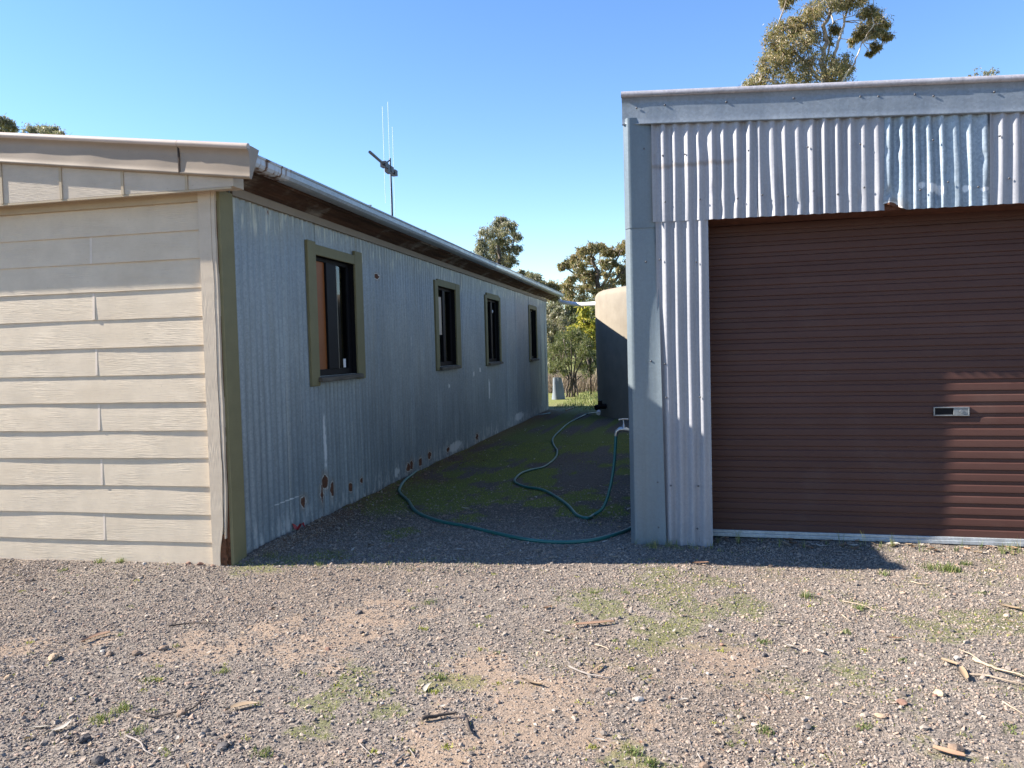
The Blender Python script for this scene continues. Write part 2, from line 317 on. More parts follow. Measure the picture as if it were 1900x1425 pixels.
# ---- blades: grass and moss
def blades(xy, h, wd, lean=.5, z=None):
    n = len(xy); a = RNG.uniform(0, 2*math.pi, n); b = RNG.uniform(0, 2*math.pi, n); ln = RNG.uniform(.1, lean, n)*h
    z0 = ground_z(xy[:, 0], xy[:, 1])-.002 if z is None else z
    sx, sy = np.cos(a)*wd/2, np.sin(a)*wd/2; ox, oy = np.cos(b)*ln, np.sin(b)*ln
    P = np.zeros((n, 5, 3)); x, y = xy.T
    P[:, 0] = np.stack([x-sx, y-sy, z0], -1); P[:, 1] = np.stack([x+sx, y+sy, z0], -1)
    P[:, 2] = np.stack([x+sx*.8+ox*.35, y+sy*.8+oy*.35, z0+h*.6], -1); P[:, 3] = np.stack([x-sx*.8+ox*.35, y-sy*.8+oy*.35, z0+h*.6], -1)
    P[:, 4] = np.stack([x+ox, y+oy, z0+h*np.sqrt(np.clip(1-(ln/h)**2, .2, 1))], -1)
    k = np.arange(n)[:, None]*5
    Fc = np.concatenate([k+[0, 1, 2], k+[0, 2, 3], k+[3, 2, 4]], 0)
    return P.reshape(-1, 3), Fc
def leafmat(name, stops, rough=.55, trans=.25, spec=.35):
    t = T(name, rough, 0, spec); c = t.ramp(t.isl(), stops); t.col(c)
    if trans:
        tr = t.nd('ShaderNodeBsdfTranslucent', {'Color': t.mix(.5, c, (.25, .26, .05), 'SCREEN')}); mx = t.nd('ShaderNodeMixShader', {0: trans, 1: t.b.outputs[0], 2: tr.outputs[0]})
        t.t.links.new(mx.outputs[0], t.t.nodes['Material Output'].inputs[0])
    return t.m
m_moss = leafmat('moss_blades', [(0, (.10, .13, .02)), (.5, (.23, .26, .035)), (1, (.42, .40, .08))])
m_grass = leafmat('grass_blades', [(0, (.05, .085, .025)), (.45, (.10, .15, .04)), (.75, (.19, .22, .075)), (1, (.40, .34, .18))])
pm = scatter(150000, -4.6, 3.2, 2.0, 11, lambda x, y: fr(x, y)*moss_mask(x, y)**1.4*.62)
Vb, Fb = blades(pm, RNG.uniform(.006, .018, len(pm)), RNG.uniform(.0025, .005, len(pm)), .8)
o = fast_obj('moss', Vb, Fb, 3, m_moss); o['kind'] = 'stuff'; o['label'] = 'low yellow-green moss and seedling cover in patches on the ground'; o['category'] = 'moss'
pg = np.concatenate([scatter(26000, -6, 3, 16.8, 26, lambda x, y: grass_mask(x, y)*.9), scatter(700, -2.75, -1.2, 4.2, 4.75, lambda x, y: 1.0*(y > 4.4))*1.0])
Vb, Fb = blades(pg, np.where(pg[:, 1] > 10, RNG.uniform(.03, .11, len(pg)), RNG.uniform(.01, .035, len(pg))), np.where(pg[:, 1] > 10, .012, .003), .9)
o = fast_obj('grass', Vb, Fb, 3, m_grass); o['kind'] = 'stuff'; o['label'] = 'bright green grass on the sunny ground beyond the passage'; o['category'] = 'grass'
# ------------------------------------------------------------------ materials of the buildings
def painted(name, base, dirt, grain=0.0, rough=.75, gstretch=(1.5, 1.5, 22)):
    base = mul(base, .9); dirt = mul(dirt, .9); t = T(name, rough, 0, .3); n = t.noise(1.0, 5, .65, stretch=(.9, .9, 7)); n2 = t.noise(7, 5, .65); big = t.noise(1.1, 3, .5)
    c = t.mix(t.ramp(n2, [(.35, 0.0), (.75, 1.0)]), base, mul(base, .86)); c = t.mix(t.op('MULTIPLY', t.ramp(n, [(.45, 0.0), (.8, 1.0)]), .28), c, dirt)
    c = t.mix(t.op('MULTIPLY', t.step(big, .5, .7), .22), c, dirt)
    speck = t.step(t.noise(55, 3, .7), .66, .74); c = t.mix(t.op('MULTIPLY', speck, .4), c, mul(dirt, .6))
    t.col(c)
    if grain:
        wv = t.nd('ShaderNodeTexWave', {'Vector': t.sc(gstretch), 'Scale': 2.2, 'Distortion': 9.0, 'Detail': 3.0, 'Detail Scale': 1.1, 'Detail Roughness': .55}, wave_type='BANDS', bands_direction='Z').outputs['Fac']
        fibre = t.noise(1.0, 4, .7, stretch=(9, 9, 150)); kz = t.step(t.noise(1.0, 2, .5, stretch=(2.6, 2.6, 5)), .40, .62)
        h = t.op('ADD', t.op('MULTIPLY', t.op('MULTIPLY', wv, kz), .9), t.op('MULTIPLY', fibre, .6)); t.bump(h, grain, .004)
    return t.m
m_board = painted('weathered_cream_board', (.655, .55, .415), (.45, .345, .225), .34)
m_post = painted('flaking_white_post', (.60, .50, .38), (.31, .22, .15), .14, gstretch=(22, 22, 1.2))
m_cream = painted('cream_trim', (.47, .375, .255), (.28, .18, .09))
m_eave = painted('stained_eave_board', (.30, .245, .185), (.16, .11, .07))
m_infill = painted('cement_sheet_infill', (.54, .455, .355), (.29, .23, .155), .25)
m_joint = simple('white_joint_strip', (.58, .49, .395), .6, 0, .08)
m_olive = painted('olive_trim', (.225, .20, .105), (.14, .125, .065), .15)
m_barge = painted('beige_barge_metal', (.33, .255, .185), (.22, .16, .11), 0, .5)
m_dark = simple('dark_decayed_timber', (.035, .022, .015), .9, 0, .6, 6, .4, stretch=(3, .8, 3))
t = T('rotten_soffit_timber', .9, 0, .2); n = t.noise(1.0, 6, .7, stretch=(14, 1.1, 14)); pt = t.noise(1.3, 5, .65)
t.col(t.mix(t.step(pt, .5, .62), t.ramp(n, [(.3, (.028, .017, .012)), (.7, (.10, .05, .03))]), t.ramp(n, [(.35, (.07, .055, .045)), (.7, (.30, .26, .22))]))); t.bump(n, .5, .01); m_soffit = t.m
m_rot = simple('rotted_brown_timber', (.11, .045, .02), .95, 0, .6, 30, .6)
m_sill = simple('grey_weathered_sill', (.10, .085, .065), .9, 0, .45, 9, .4, stretch=(4, .6, 4))
m_black = simple('black_aluminium', (.006, .006, .008), .6, 0, .2, spec=.15)
m_void = simple('unlit_room_lining', (.05, .045, .04), .9, 0, .2)
m_orange = painted('orange_varnished_panel', (.30, .095, .022), (.17, .05, .015), .2, .5)
m_blind = simple('cream_blind', (.62, .50, .38), .8, 0, .08)
m_white = simple('white_plastic', (.75, .75, .76), .5, 0, .05)
t = T('window_glass', .05, 0, .5); t.b.inputs['Base Color'].default_value = (.02, .02, .02, 1)
gl = t.nd('ShaderNodeBsdfGlossy', {'Roughness': .02, 'Color': (.9, .9, .9, 1)}); tr = t.nd('ShaderNodeBsdfTransparent', {'Color': (.5, .52, .5, 1)}); frs = t.nd('ShaderNodeFresnel', {'IOR': 1.5})
mx = t.nd('ShaderNodeMixShader', {0: frs.outputs[0], 1: tr.outputs[0], 2: gl.outputs[0]}); t.t.links.new(mx.outputs[0], t.t.nodes['Material Output'].inputs[0]); m_glass = t.m
rust_h = [(.985, .215, .045, .05), (1.36, .30, .05, .07), (1.30, .22, .035, .09), (1.50, .22, .04, .07), (1.86, .17, .035, .04), (2.10, .19, .03, .03), (3.33, .12, .06, .05), (3.45, .13, .05, .06), (3.72, .12, .05, .05), (4.05, .15, .07, .05), (4.8, .12, .06, .04), (6.2, .12, .09, .05), (.62, 2.32, .02, .02), (2.62, 2.05, .06, .03)]
spots_h = [(1.39, .62, .02, .34), (3.55, 1.45, .03, .22), (6.1, 1.0, .06, .06), (6.5, 1.05, .07, .05), (7.0, .75, .04, .25), (1.0, .9, .015, .4), (4.9, .9, .05, .05), (.75, .27, .3, .008), (3.0, .12, .1, .08), (5.1, .12, .5, .09), (9.2, .15, .6, .1)]
m_wall = galv('weathered_galvanised_wall', (.235, .275, .305), .21, .47, .35, top=2.34, bottom=.30, rust=rust_h, uax=1, spots=spots_h)
m_gutter = galv('galvanised_gutter', (.38, .43, .47), .1, .45, .3)
t = T('rusty_gutter_end', .7, .2, .4); n = t.noise(1.0, 5, .6, stretch=(12, 14, 1.0))
t.col(t.ramp(n, [(.38, (.05, .026, .016)), (.47, (.20, .13, .09)), (.54, (.48, .52, .56))])); m_gutrust = t.m
m_roof = galv('galvanised_roof', (.30, .32, .34), .15, .5, .3)
# ------------------------------------------------------------------ the weatherboard building
HOUSE = thing('weatherboard_house', 'long low building with cream weatherboard gable end and corrugated iron side wall', 'house', (XS, YF, 0))
HW, HL = -8.4, 12.4; RIDGE = -4.2
mb = MB(); xs = np.linspace(HW, -.108, 150)
for k in range(-1, 13):
    z0 = .14+.18*k; z1 = min(z0+.192, 2.346)
    if z0 > 2.31: continue
    zb = np.full_like(xs, z0 if k >= 0 else -.06); wob = (noise2(xs*1.7+k*9.1, xs*0+k, 5)-.5)*.006; zw = (noise2(xs*.9+k*3.3, xs*0, 8)-.5)*.006
    yb = -.0084+wob*.9; P = np.zeros((len(xs), 4, 3)); P[:, :, 0] = xs[:, None]
    P[:, 0, 1] = .0; P[:, 0, 2] = zb+zw; P[:, 1, 1] = yb; P[:, 1, 2] = zb+zw; P[:, 2, 1] = yb*.55; P[:, 2, 2] = (zb+z1)/2; P[:, 3, 1] = 0.0005; P[:, 3, 2] = z1
    mb.grid(P, False, flip=False)
cl = mb.obj('cladding', m_board, HOUSE)
mb = MB(); mb.add([(HW, .002, -.05), (0, .002, -.05), (0, .002, 2.36), (RIDGE, .002, 3.08), (HW, .002, 2.36)], [(0, 1, 2, 3, 4)]); mb.obj('sarking', m_void, HOUSE)
def joint(x, k):
    a, b = .143+.18*k, .317+.18*k-.004; MB().hexa([(x-.008, -.0100, a), (x+.008, -.0100, a), (x+.008, 0, a), (x-.008, 0, a)], [(x-.008, -.0016, b), (x+.008, -.0016, b), (x+.008, 0, b), (x-.008, 0, b)]).obj('joint_strip', m_joint, HOUSE)
for k in range(0, 12, 2):
    joint(-.915, k)
    joint(-4.515, k)
# corner post: a board with a long split, its edge broken away at the foot
def strip(L, Rr, y0, y1):
    L = np.array(L); Rr = np.array(Rr); n = len(L); mb = MB()
    V = [(x, y0, z) for x, z in L]+[(x, y0, z) for x, z in Rr]+[(x, y1, z) for x, z in L]+[(x, y1, z) for x, z in Rr]; f = []
    for i in range(n-1):
        f += [(i, n+i, n+i+1, i+1), (2*n+i, 2*n+i+1, 3*n+i+1, 3*n+i), (i, i+1, 2*n+i+1, 2*n+i), (n+i, 3*n+i, 3*n+i+1, n+i+1)]
    f += [(0, 2*n, 3*n, n), (n-1, 2*n-1, 4*n-1, 3*n-1)]
    return mb.add(V, f)
zz = np.linspace(-.04, 2.345, 90); crk = -.026+(fbm(zz*4, zz*0, 3, 4)-.5)*.018
gap = .0015+.009*sstep(1.7, .1, zz)*(.4+fbm(zz*7, zz*0, 4, 3)); cut = .03*sstep(.30, .03, zz)
strip(np.stack([zz*0-.112, zz], -1), np.stack([crk-cut, zz], -1), -.034, .02).obj('corner_post', m_post, HOUSE)
zt_ = zz[zz > .16]; c2 = np.interp(zt_, zz, crk+gap); e2 = .0+(fbm(zt_*5, zt_*0, 6, 3)-.5)*.008-.016*sstep(.5, .16, zt_)
strip(np.stack([np.minimum(c2, e2-.004), zt_], -1), np.stack([e2, zt_], -1), -.032, .02).obj('post_splinter', m_post, HOUSE)
MB().box(-.105, .0, -.012, .03, -.04, 2.34).obj('post_core', m_rot, HOUSE)
zr = np.linspace(-.03, .20, 14); strip(np.stack([-.075+.12*zr+(noise2(zr*40, zr*0, 2)-.5)*.02, zr], -1), np.stack([-.012-.08*zr+(noise2(zr*50, zr*0, 3)-.5)*.02, zr], -1), -.028, .0).obj('rotted_foot', m_rot, HOUSE)
o = MB().box(-.005, .022, -.008, .142, -.03, 2.36).obj('corner_trim', m_olive, HOUSE); bevel(o)
# gable infill, battens, soffit and barge
def ztop(x): return 2.598-.12*np.abs(x-RIDGE)*0-.12*(np.where(x > RIDGE, x, 2*RIDGE-x))
def zbot(x): return 2.414-.1267*(np.where(x > RIDGE, x, 2*RIDGE-x))
for sgn in (1, -1):
    xa = np.linspace(RIDGE, .186, 40) if sgn > 0 else np.linspace(RIDGE, 2*RIDGE-.186, 40)
    mb = MB(); P = np.zeros((40, 2, 3)); P[:, :, 0] = xa[:, None]; P[:, :, 1] = -.118; P[:, 0, 2] = 2.345; P[:, 1, 2] = zbot(xa)+.03
    mb.grid(P, False, flip=sgn < 0); Q = P.copy(); Q[:, 1, 2] = 2.345; Q[:, 0, 1] = 0.0; Q[:, 1, 1] = -.118; mb.grid(Q, False, flip=sgn < 0)
    if sgn > 0: mb.add([(.186, -.118, 2.345), (.186, 0, 2.345), (.186, 0, 2.42), (.186, -.118, 2.42)], [(0, 1, 2, 3)])
    mb.obj('gable_infill', m_infill, HOUSE)
for k in range(12):
    x = -.126-.445*k
    if x > RIDGE: MB().hexa([(x-.009, -.124, 2.343), (x+.009, -.124, 2.343), (x+.009, -.1, 2.343), (x-.009, -.1, 2.343)], [(x-.009, -.124, zbot(x)+.02), (x+.009, -.124, zbot(x)+.02), (x+.009, -.1, zbot(x)+.02), (x-.009, -.1, zbot(x)+.02)]).obj('batten', m_cream, HOUSE)
MB().box(HW, -.09, -.024, -.001, 2.292, 2.3445).obj('frieze_strip', m_cream, HOUSE)
MB().box(HW, .17, -.1195, -.108, 2.331, 2.3435).obj('infill_bead', m_cream, HOUSE)
BP = [(-.02, .010), (-.10, .014), (-.136, .013), (-.155, .006), (-.162, -.006), (-.157, -.019), (-.143, -.024), (-.1405, -.06), (-.1405, -.10), (-.142, -.14), (-.143, -.166), (-.148, -.178), (-.12, -.184)]
m_roll = painted('sunlit_barge_roll', (.52, .43, .37), (.36, .27, .21), 0, .5)  # paler than the barge face: sunlight on the roll put into its colour
def barge(x0, x1, dy, seed, cap):
    n = max(8, int(abs(x1-x0)/.05)); xa = np.linspace(x0, x1, n); P = np.zeros((n, len(BP), 3)); wv = (fbm(xa*2.4, xa*0, seed, 2)-.5)
    dn = np.minimum(1, np.abs(((xa+.1) % .44)-.22)/.16)
    for j, (y, dz) in enumerate(BP):
        k = 1 if j in (7, 8, 9, 10) else .3
        P[:, j, 0] = xa; P[:, j, 1] = y+dy+k*(wv*.007+dn*.003); P[:, j, 2] = ztop(xa)+dz*(1.0 if j < 6 else (ztop(xa)-zbot(xa))/.184)
    mb = MB(); mb.grid(P, True, flip=x1 < x0)
    if cap: mb.add(P[-1], [tuple(range(len(BP)))])
    BF = mb.obj('barge_flashing', m_barge, HOUSE); rl = MB(); rl.tube([(x0, -.146+dy, float(ztop(x0))+.001), ((x0+x1)/2, -.146+dy, float(ztop((x0+x1)/2))+.001), (x1+.001, -.146+dy, float(ztop(x1))+.001)], .0205, 14); rl.obj('rolled_edge', m_roll, BF); return BF
barge(RIDGE, -.158, 0, 4, False); barge(-.152, .312, -.003, 9, True); barge(RIDGE, 2*RIDGE-.312, 0, 5, False)
MB().box(-.16, -.150, -.147, -.137, 2.44, 2.625).obj('barge_joint', m_dark, HOUSE)
# roof
for sgn in (1, -1):
    ya = np.arange(-.12, 13.0, .019); xe = .27 if sgn > 0 else 2*RIDGE-.27
    P = np.zeros((len(ya), 2, 3)); P[:, 0, 0] = RIDGE; P[:, 1, 0] = xe; P[:, :, 1] = ya[:, None]; P[:, :, 2] = .006*np.cos(2*math.pi*ya/.076)[:, None]
    P[:, 0, 2] += ztop(np.array(RIDGE))-.01; P[:, 1, 2] += ztop(np.array(.27))-.022; MB().grid(P, True, flip=sgn > 0).obj('roof', m_roof, HOUSE)
o = MB().tube([(RIDGE, -.15, 3.10), (RIDGE, 13, 3.10)], .06, 10).obj('ridge_cap', m_roof, HOUSE)
# eave on the passage side
MB().box(.0, .024, .14, HL, 2.350, 2.405).obj('eave_board', m_eave, HOUSE)
mb = MB()
for i, (xa, xb, dz, s) in enumerate([(.024, .058, -.045, 1), (.062, .125, -.018, 2), (.129, .195, .004, 3)]):
    ys = np.linspace(-.02, 12.9, 160); e = (fbm(ys*2.1, ys*0, s, 4)-.5)
    P = np.zeros((160, 4, 3)); P[:, :, 1] = ys[:, None]; lo = 2.452+dz+e*.014
    P[:, 0, 0] = xa+e*.012; P[:, 0, 2] = lo+.03; P[:, 1, 0] = xa+e*.012; P[:, 1, 2] = lo; P[:, 2, 0] = xb+e*.014; P[:, 2, 2] = lo+.02; P[:, 3, 0] = xb+e*.014; P[:, 3, 2] = lo+.05
    mb.grid(P, False)
mb.obj('soffit', m_soffit, HOUSE)
MB().box(.0, .2, -.05, 12.9, 2.492, 2.505).obj('soffit_backing', m_dark, HOUSE)
ys = np.linspace(-.02, 12.95, 90); e = (fbm(ys*1.9, ys*0, 12, 4)-.5)*.012
P = np.zeros((90, 3, 3)); P[:, :, 1] = ys[:, None]; P[:, 0, 0] = .188; P[:, 0, 2] = 2.56; P[:, 1, 0] = .188; P[:, 1, 2] = 2.462+e*.6; P[:, 2, 0] = .168; P[:, 2, 2] = 2.465+e*.6
MB().grid(P, False, flip=True).obj('fascia', m_soffit, HOUSE)
GP = [(.192, 2.53), (.192, 2.480), (.262, 2.474), (.284, 2.480), (.298, 2.498), (.300, 2.53), (.306, 2.534), (.309, 2.541), (.304, 2.547), (.295, 2.545), (.292, 2.536)]
def gutter(y0, y1, mat, name='gutter', dz=0, dx=0):
    n = max(3, int((y1-y0)/.25)); ya = np.linspace(y0, y1, n); P = np.zeros((n, len(GP), 3)); P[:, :, 1] = ya[:, None]
    sag = (fbm(ya*.8, ya*0, 33, 2)-.5)*.012
    for j, (x, z) in enumerate(GP): P[:, j, 0] = x+dx; P[:, j, 2] = z+dz+sag
    mb = MB(); mb.grid(P, False, flip=True); return mb.obj(name, mat, HOUSE)
gutter(-.05, .40, m_gutrust); gutter(.395, 3.2, m_gutter, dx=.001); gutter(3.19, 6.4, m_gutter, dx=.003)
m_gutnew = galv('newer_gutter', (.66, .69, .70), .08, .35, .3); gutter(6.39, 8.2, m_gutnew, dx=.005); gutter(8.19, 12.95, m_gutter, dx=.002)
for yb in (1.75, 3.2, 5.0, 6.4, 7.3, 8.2, 9.8, 11.3): o = MB().box(.188, .314, yb, yb+.022, 2.546, 2.553).obj('gutter_bracket', m_gutter, HOUSE)
MB().add([(.19, 12.95, 2.478), (.30, 12.95, 2.478), (.30, 12.95, 2.545), (.19, 12.95, 2.545)], [(0, 1, 2, 3)]).obj('gutter_end', m_gutter, HOUSE)
# corrugated side wall
WIN = [(1.303, 2.07), (4.503, 5.255), (6.937, 7.748), (10.34, 11.05)]; WZ = (1.15, 2.105)
SEAM = [.78, 1.36, 2.13, 2.87, 3.68, 4.44, 5.58, 6.3, 6.98, 8.3, 9.05, 9.85, 10.3, 11.5, 12.1]
ya = np.arange(.135, HL+.001, .0095); za = np.array([-.03, .04, .1, .2, .35, .55, .8, 1.0, 1.15, 1.4, 1.65, 1.9, 2.105, 2.2, 2.3, 2.40])
YY, ZZ = np.meshgrid(ya, za, indexing='ij'); sh = np.searchsorted(SEAM, ya)
amp = .0062*(1+.25*(noise2(YY*9, ZZ*1.2, 3)-.5)); X = amp*np.cos(2*math.pi*(YY+.01*(noise2(YY*2, ZZ*.8, 6)-.5)+(sh*.013)[:, None])/.076)+(sh % 2*.003)[:, None]+(fbm(YY*1.3, ZZ*1.1, 9, 2)-.5)*.012
for sm in SEAM: X -= (.030*np.exp(-((ya-sm)/.0075)**2))[:, None]
X[:, 13:] -= sum(.024*np.exp(-((ya-q)/.006)**2) for q in (1.34, 2.03))[:, None]
X += (.01*np.exp(-((ya-1.40)/.02)**2))[:, None]*sstep(.9, .2, za)[None]
P = np.stack([X, YY, ZZ], -1); V = P.reshape(-1, 3); nb = len(za); f = []
for i in range(len(ya)-1):
    yc = (ya[i]+ya[i+1])/2
    for j in range(nb-1):
        zc = (za[j]+za[j+1])/2
        if WZ[0] < zc < WZ[1] and any(a < yc < b for a, b in WIN): continue
        f.append((i*nb+j, (i+1)*nb+j, (i+1)*nb+j+1, i*nb+j+1))
SWL = MB().add(V, f, True).obj('side_wall', m_wall, HOUSE)
A = SWL.data.attributes.new('sheet', 'FLOAT', 'POINT'); A.data.foreach_set('value', np.repeat(_h(sh.astype(np.int64), 5, 2, 9), nb).astype(np.float32))
def plain_corr(pts0, pts1, z0, z1, name, mat, parent):
    d = np.array(pts1)-np.array(pts0); L = np.linalg.norm(d); n = int(L/.0127); s = np.linspace(0, 1, n+1); nn = np.array([d[1], -d[0]])/L
    P = np.zeros((n+1, 2, 3)); off = .008*np.cos(2*math.pi*s*L/.076)
    for j in range(2): P[:, j, :2] = np.array(pts0)+s[:, None]*d+off[:, None]*nn; P[:, j, 2] = (z0, z1)[j]
    return MB().grid(P, True).obj(name, mat, parent)
plain_corr((0, HL), (HW, HL), -.03, 2.4, 'rear_wall', m_wall, HOUSE); plain_corr((HW, HL), (HW, 0), -.03, 2.4, 'far_side_wall', m_wall, HOUSE)
MB().add([(0, HL, 2.4), (RIDGE, HL, 3.08), (HW, HL, 2.4)], [(0, 1, 2)]).obj('rear_gable', m_infill, HOUSE)
MB().box(HW+.1, -.16, .06, HL-.1, -.02, .0).obj('floor', m_void, HOUSE)
mb = MB()
for (y0, y1), (z0, z1) in [((.05, WIN[0][0]), (0, 2.4)), ((WIN[0][1], WIN[1][0]), (0, 2.4)), ((WIN[1][1], WIN[2][0]), (0, 2.4)), ((WIN[2][1], WIN[3][0]), (0, 2.4)), ((WIN[3][1], HL-.05), (0, 2.4))]: mb.box(-.16, -.14, y0, y1, z0, z1)
for a, b in WIN: mb.box(-.16, -.14, a, b, 0, WZ[0]-.01); mb.box(-.16, -.14, a, b, WZ[1]+.01, 2.4)
mb.obj('lining', m_void, HOUSE)
# windows: olive architraves, weathered sill, black sliding sash
def window(ia, ib, oa, ob, zl, zr, parts, mat=m_olive):
    z0, z1 = WZ; mb = MB()
    mb.box(-.004, .023, oa, ia, zl[0], zl[1]); mb.box(-.004, .022, ib, ob, zr[0], zr[1]); mb.box(-.004, .019, ia, ib, z1, z1+.082)
    W = mb.obj('window', mat, HOUSE); bevel(W, .003, 1)
    mb = MB(); mb.box(-.135, .004, ia-.018, ia, z0-.02, z1); mb.box(-.135, .004, ib, ib+.018, z0-.02, z1); mb.box(-.135, .004, ia, ib, z1, z1+.018); mb.box(-.135, -.02, ia, ib, z0-.03, z0-.002)
    mb.obj('reveal', m_black, W)
    s = MB(); s.hexa([(-.03, ia-.03, z0-.042), (.062, ia-.035, z0-.048), (.060, ib+.03, z0-.040), (-.03, ib+.03, z0-.04)], [(-.03, ia-.03, z0), (.058, ia-.035, z0-.012), (.056, ib+.03, z0-.006), (-.03, ib+.03, z0)]); bevel(s.obj('sill', m_sill, W), .004, 1)
    mid = ia+(ib-ia)*parts['mid']; fr_ = .028; sw_ = parts.get('stile', .075); mb = MB()
    mb.box(-.07, -.04, ia, ia+fr_, z0, z1); mb.box(-.07, -.04, ib-.055, ib, z0, z1); mb.box(-.07, -.04, ia+fr_, ib-.055, z1-.03, z1); mb.box(-.07, -.04, ia+fr_, ib-.055, z0, z0+.05); mb.box(-.062, -.032, mid-sw_, mid+.02, z0+.05, z1-.03)
    bevel(mb.obj('sash', m_black, W), .002, 1)
    MB().add([(-.056, mid+.02, z0+.05), (-.056, ib-.055, z0+.05), (-.056, ib-.055, z1-.03), (-.056, mid+.02, z1-.03)], [(0, 1, 2, 3)]).obj('pane', m_glass, W)
    if 'panel' in parts: MB().box(-.064, -.052, ia+fr_, mid-sw_, z0+.05, z1-.03).obj('panel', m_orange, W)
    else: MB().add([(-.060, ia+fr_, z0+.05), (-.060, mid-sw_, z0+.05), (-.060, mid-sw_, z1-.03), (-.060, ia+fr_, z1-.03)], [(0, 1, 2, 3)]).obj('pane', m_glass, W)
    if 'blind' in parts: a, b, c_, d = parts['blind']; MB().box(-.0525, -.050, a, b, c_, d).obj('blind', m_blind, W)
    if 'sticker' in parts: a, c_, wd, ht = parts['sticker']; MB().box(-.0545, -.0535, a, a+wd, c_, c_+ht).obj('sticker', m_white, W)
    if 'glint_disc' in parts: a, c_ = parts['glint_disc']; o = MB().lathe([(.001, .0), (.02, .004), (.026, .012), (.02, .02), (.001, .024)], 12).obj('glint_disc', m_white, W, (-.05, a, c_)); o.rotation_euler = (0, R(90), 0)  # white disc standing in for a bright reflection on the glass
    return W
window(1.303, 2.07, 1.165, 2.23, (1.075, 2.205), (1.10, 2.225), {'mid': .60, 'stile': .17, 'panel': 1, 'sticker': (1.92, 1.205, .05, .075)})
window(4.503, 5.255, 4.384, 5.453, (1.10, 2.165), (1.105, 2.185), {'mid': .55, 'blind': (4.55, 4.875, 1.53, 1.99)})
window(6.937, 7.748, 6.83, 7.837, (1.10, 2.15), (1.13, 2.165), {'mid': .62, 'glint_disc': (7.50, 1.93)}, m_olive)
window(10.34, 11.05, 10.27, 11.13, (1.10, 2.17), (1.13, 2.17), {'mid': .55}, m_olive)
# ------------------------------------------------------------------ the iron shed
m_shed = galv('pale_weathered_iron', (.30, .302, .328), .10, .5, .12, top=9, spangle=.05); m_shedblue = galv('bluish_galvanised_iron', (.25, .30, .35), .12, .42, .25, spots=[(1.80, 2.22, .04, .04), (1.84, 2.20, .03, .05), (1.98, 2.20, .03, .03), (2.08, 2.19, .03, .02), (1.74, 2.24, .03, .03)], rust=[(1.56, 2.105, .075, .05)], spangle=.15)
m_flash = galv('galvanised_flashing', (.165, .20, .225), .06, .42, .25, spangle=.04); m_cap = galv('galvanised_capping', (.185, .215, .25), .06, .45, .25, spangle=.1)
m_lip = galv('sunlit_capping_edge', (.40, .38, .40), .08, .45, .2)  # lighter than the capping sheet, painting in its sunlit top edge
SHEDO = thing('iron_shed', 'galvanised corrugated iron shed with a brown roller door', 'shed', tuple(SHED), SHED_ROT)
SW, SD = 3.45, 7.5; DX0, DX1 = .495, 2.95
def htop(x): return 2.951-.0652*np.asarray(x)
def hbot(x): return 2.1245-.0143*np.asarray(x)
def corr_sheet(x0, x1, zb, zt, y0, seed, mat, name, amp=.0112, pitch=.0752, ph=0, nz=22, dent=1.0, lap=None):
    n = int((x1-x0)/.0058)+1; xa = np.linspace(x0, x1, n); u = np.linspace(0, 1, nz); Xg = np.repeat(xa[:, None], nz, 1)
    Z = zb(xa)[:, None]*(1-u)+zt(xa)[:, None]*u
    rid = np.floor((Xg+ph)/pitch); A = amp*(1+.42*dent*(_h(rid.astype(np.int64), 3, 0, seed)-.5)+.45*dent*(noise2(Xg*5, Z*3.2, seed)-.5))
    p_ = .016*dent*(fbm(Xg*2.6, Z*1.5, seed+4, 2)-.5)
    Y = y0-A*np.cos(2*math.pi*(Xg+ph+p_)/pitch)+.012*dent*(fbm(Xg*2.2, Z*2.0, seed+8, 2)-.5)
    if lap: Y -= .013*np.clip((Xg-lap)/.065, 0, 1)
    k = RNG.integers(5, 10)
    for _ in range(int(k*dent)):
        cx_, cz_ = RNG.uniform(x0, x1), RNG.choice([zb(x0)+RNG.uniform(.03, .12), RNG.uniform(zb(x0), zt(x0))]); Y += .009*np.exp(-((Xg-cx_)/.012)**2-((Z-cz_)/.03)**2)
    MB().grid(np.stack([Xg, Y, Z], -1), True).obj(name, mat, SHEDO)
c0 = lambda v: (lambda x: np.full_like(np.asarray(x, float), v))
top = lambda x: htop(x)-.17
corr_sheet(.150, .80, hbot, top, .0, 3, galv('stained_pale_iron', (.30, .302, .328), .10, .5, .12, spangle=.05, band=2.475), 'header_sheet', dent=1.25, lap=.735); corr_sheet(.775, 1.535, lambda x: hbot(x), top, -.003, 7, m_shed, 'header_sheet', ph=.004, dent=1.4)
corr_sheet(1.515, 2.12, lambda x: hbot(x)+.04*np.clip(1-(x-1.535)/.12, 0, 1)*(x > 1.53), top, .0, 13, m_shedblue, 'header_sheet', dent=1.7, ph=.02); corr_sheet(2.10, SW, hbot, top, -.004, 17, m_shed, 'header_sheet', dent=1.3, ph=.01)
corr_sheet(.165, .497, c0(-.02), lambda x: hbot(x)+.05, .007, 21, m_shed, 'jamb_sheet', dent=.55, nz=40, ph=.0)
corr_sheet(DX1, SW, c0(-.02), lambda x: hbot(x)+.05, .007, 23, m_shed, 'jamb_sheet', dent=.5, nz=20)
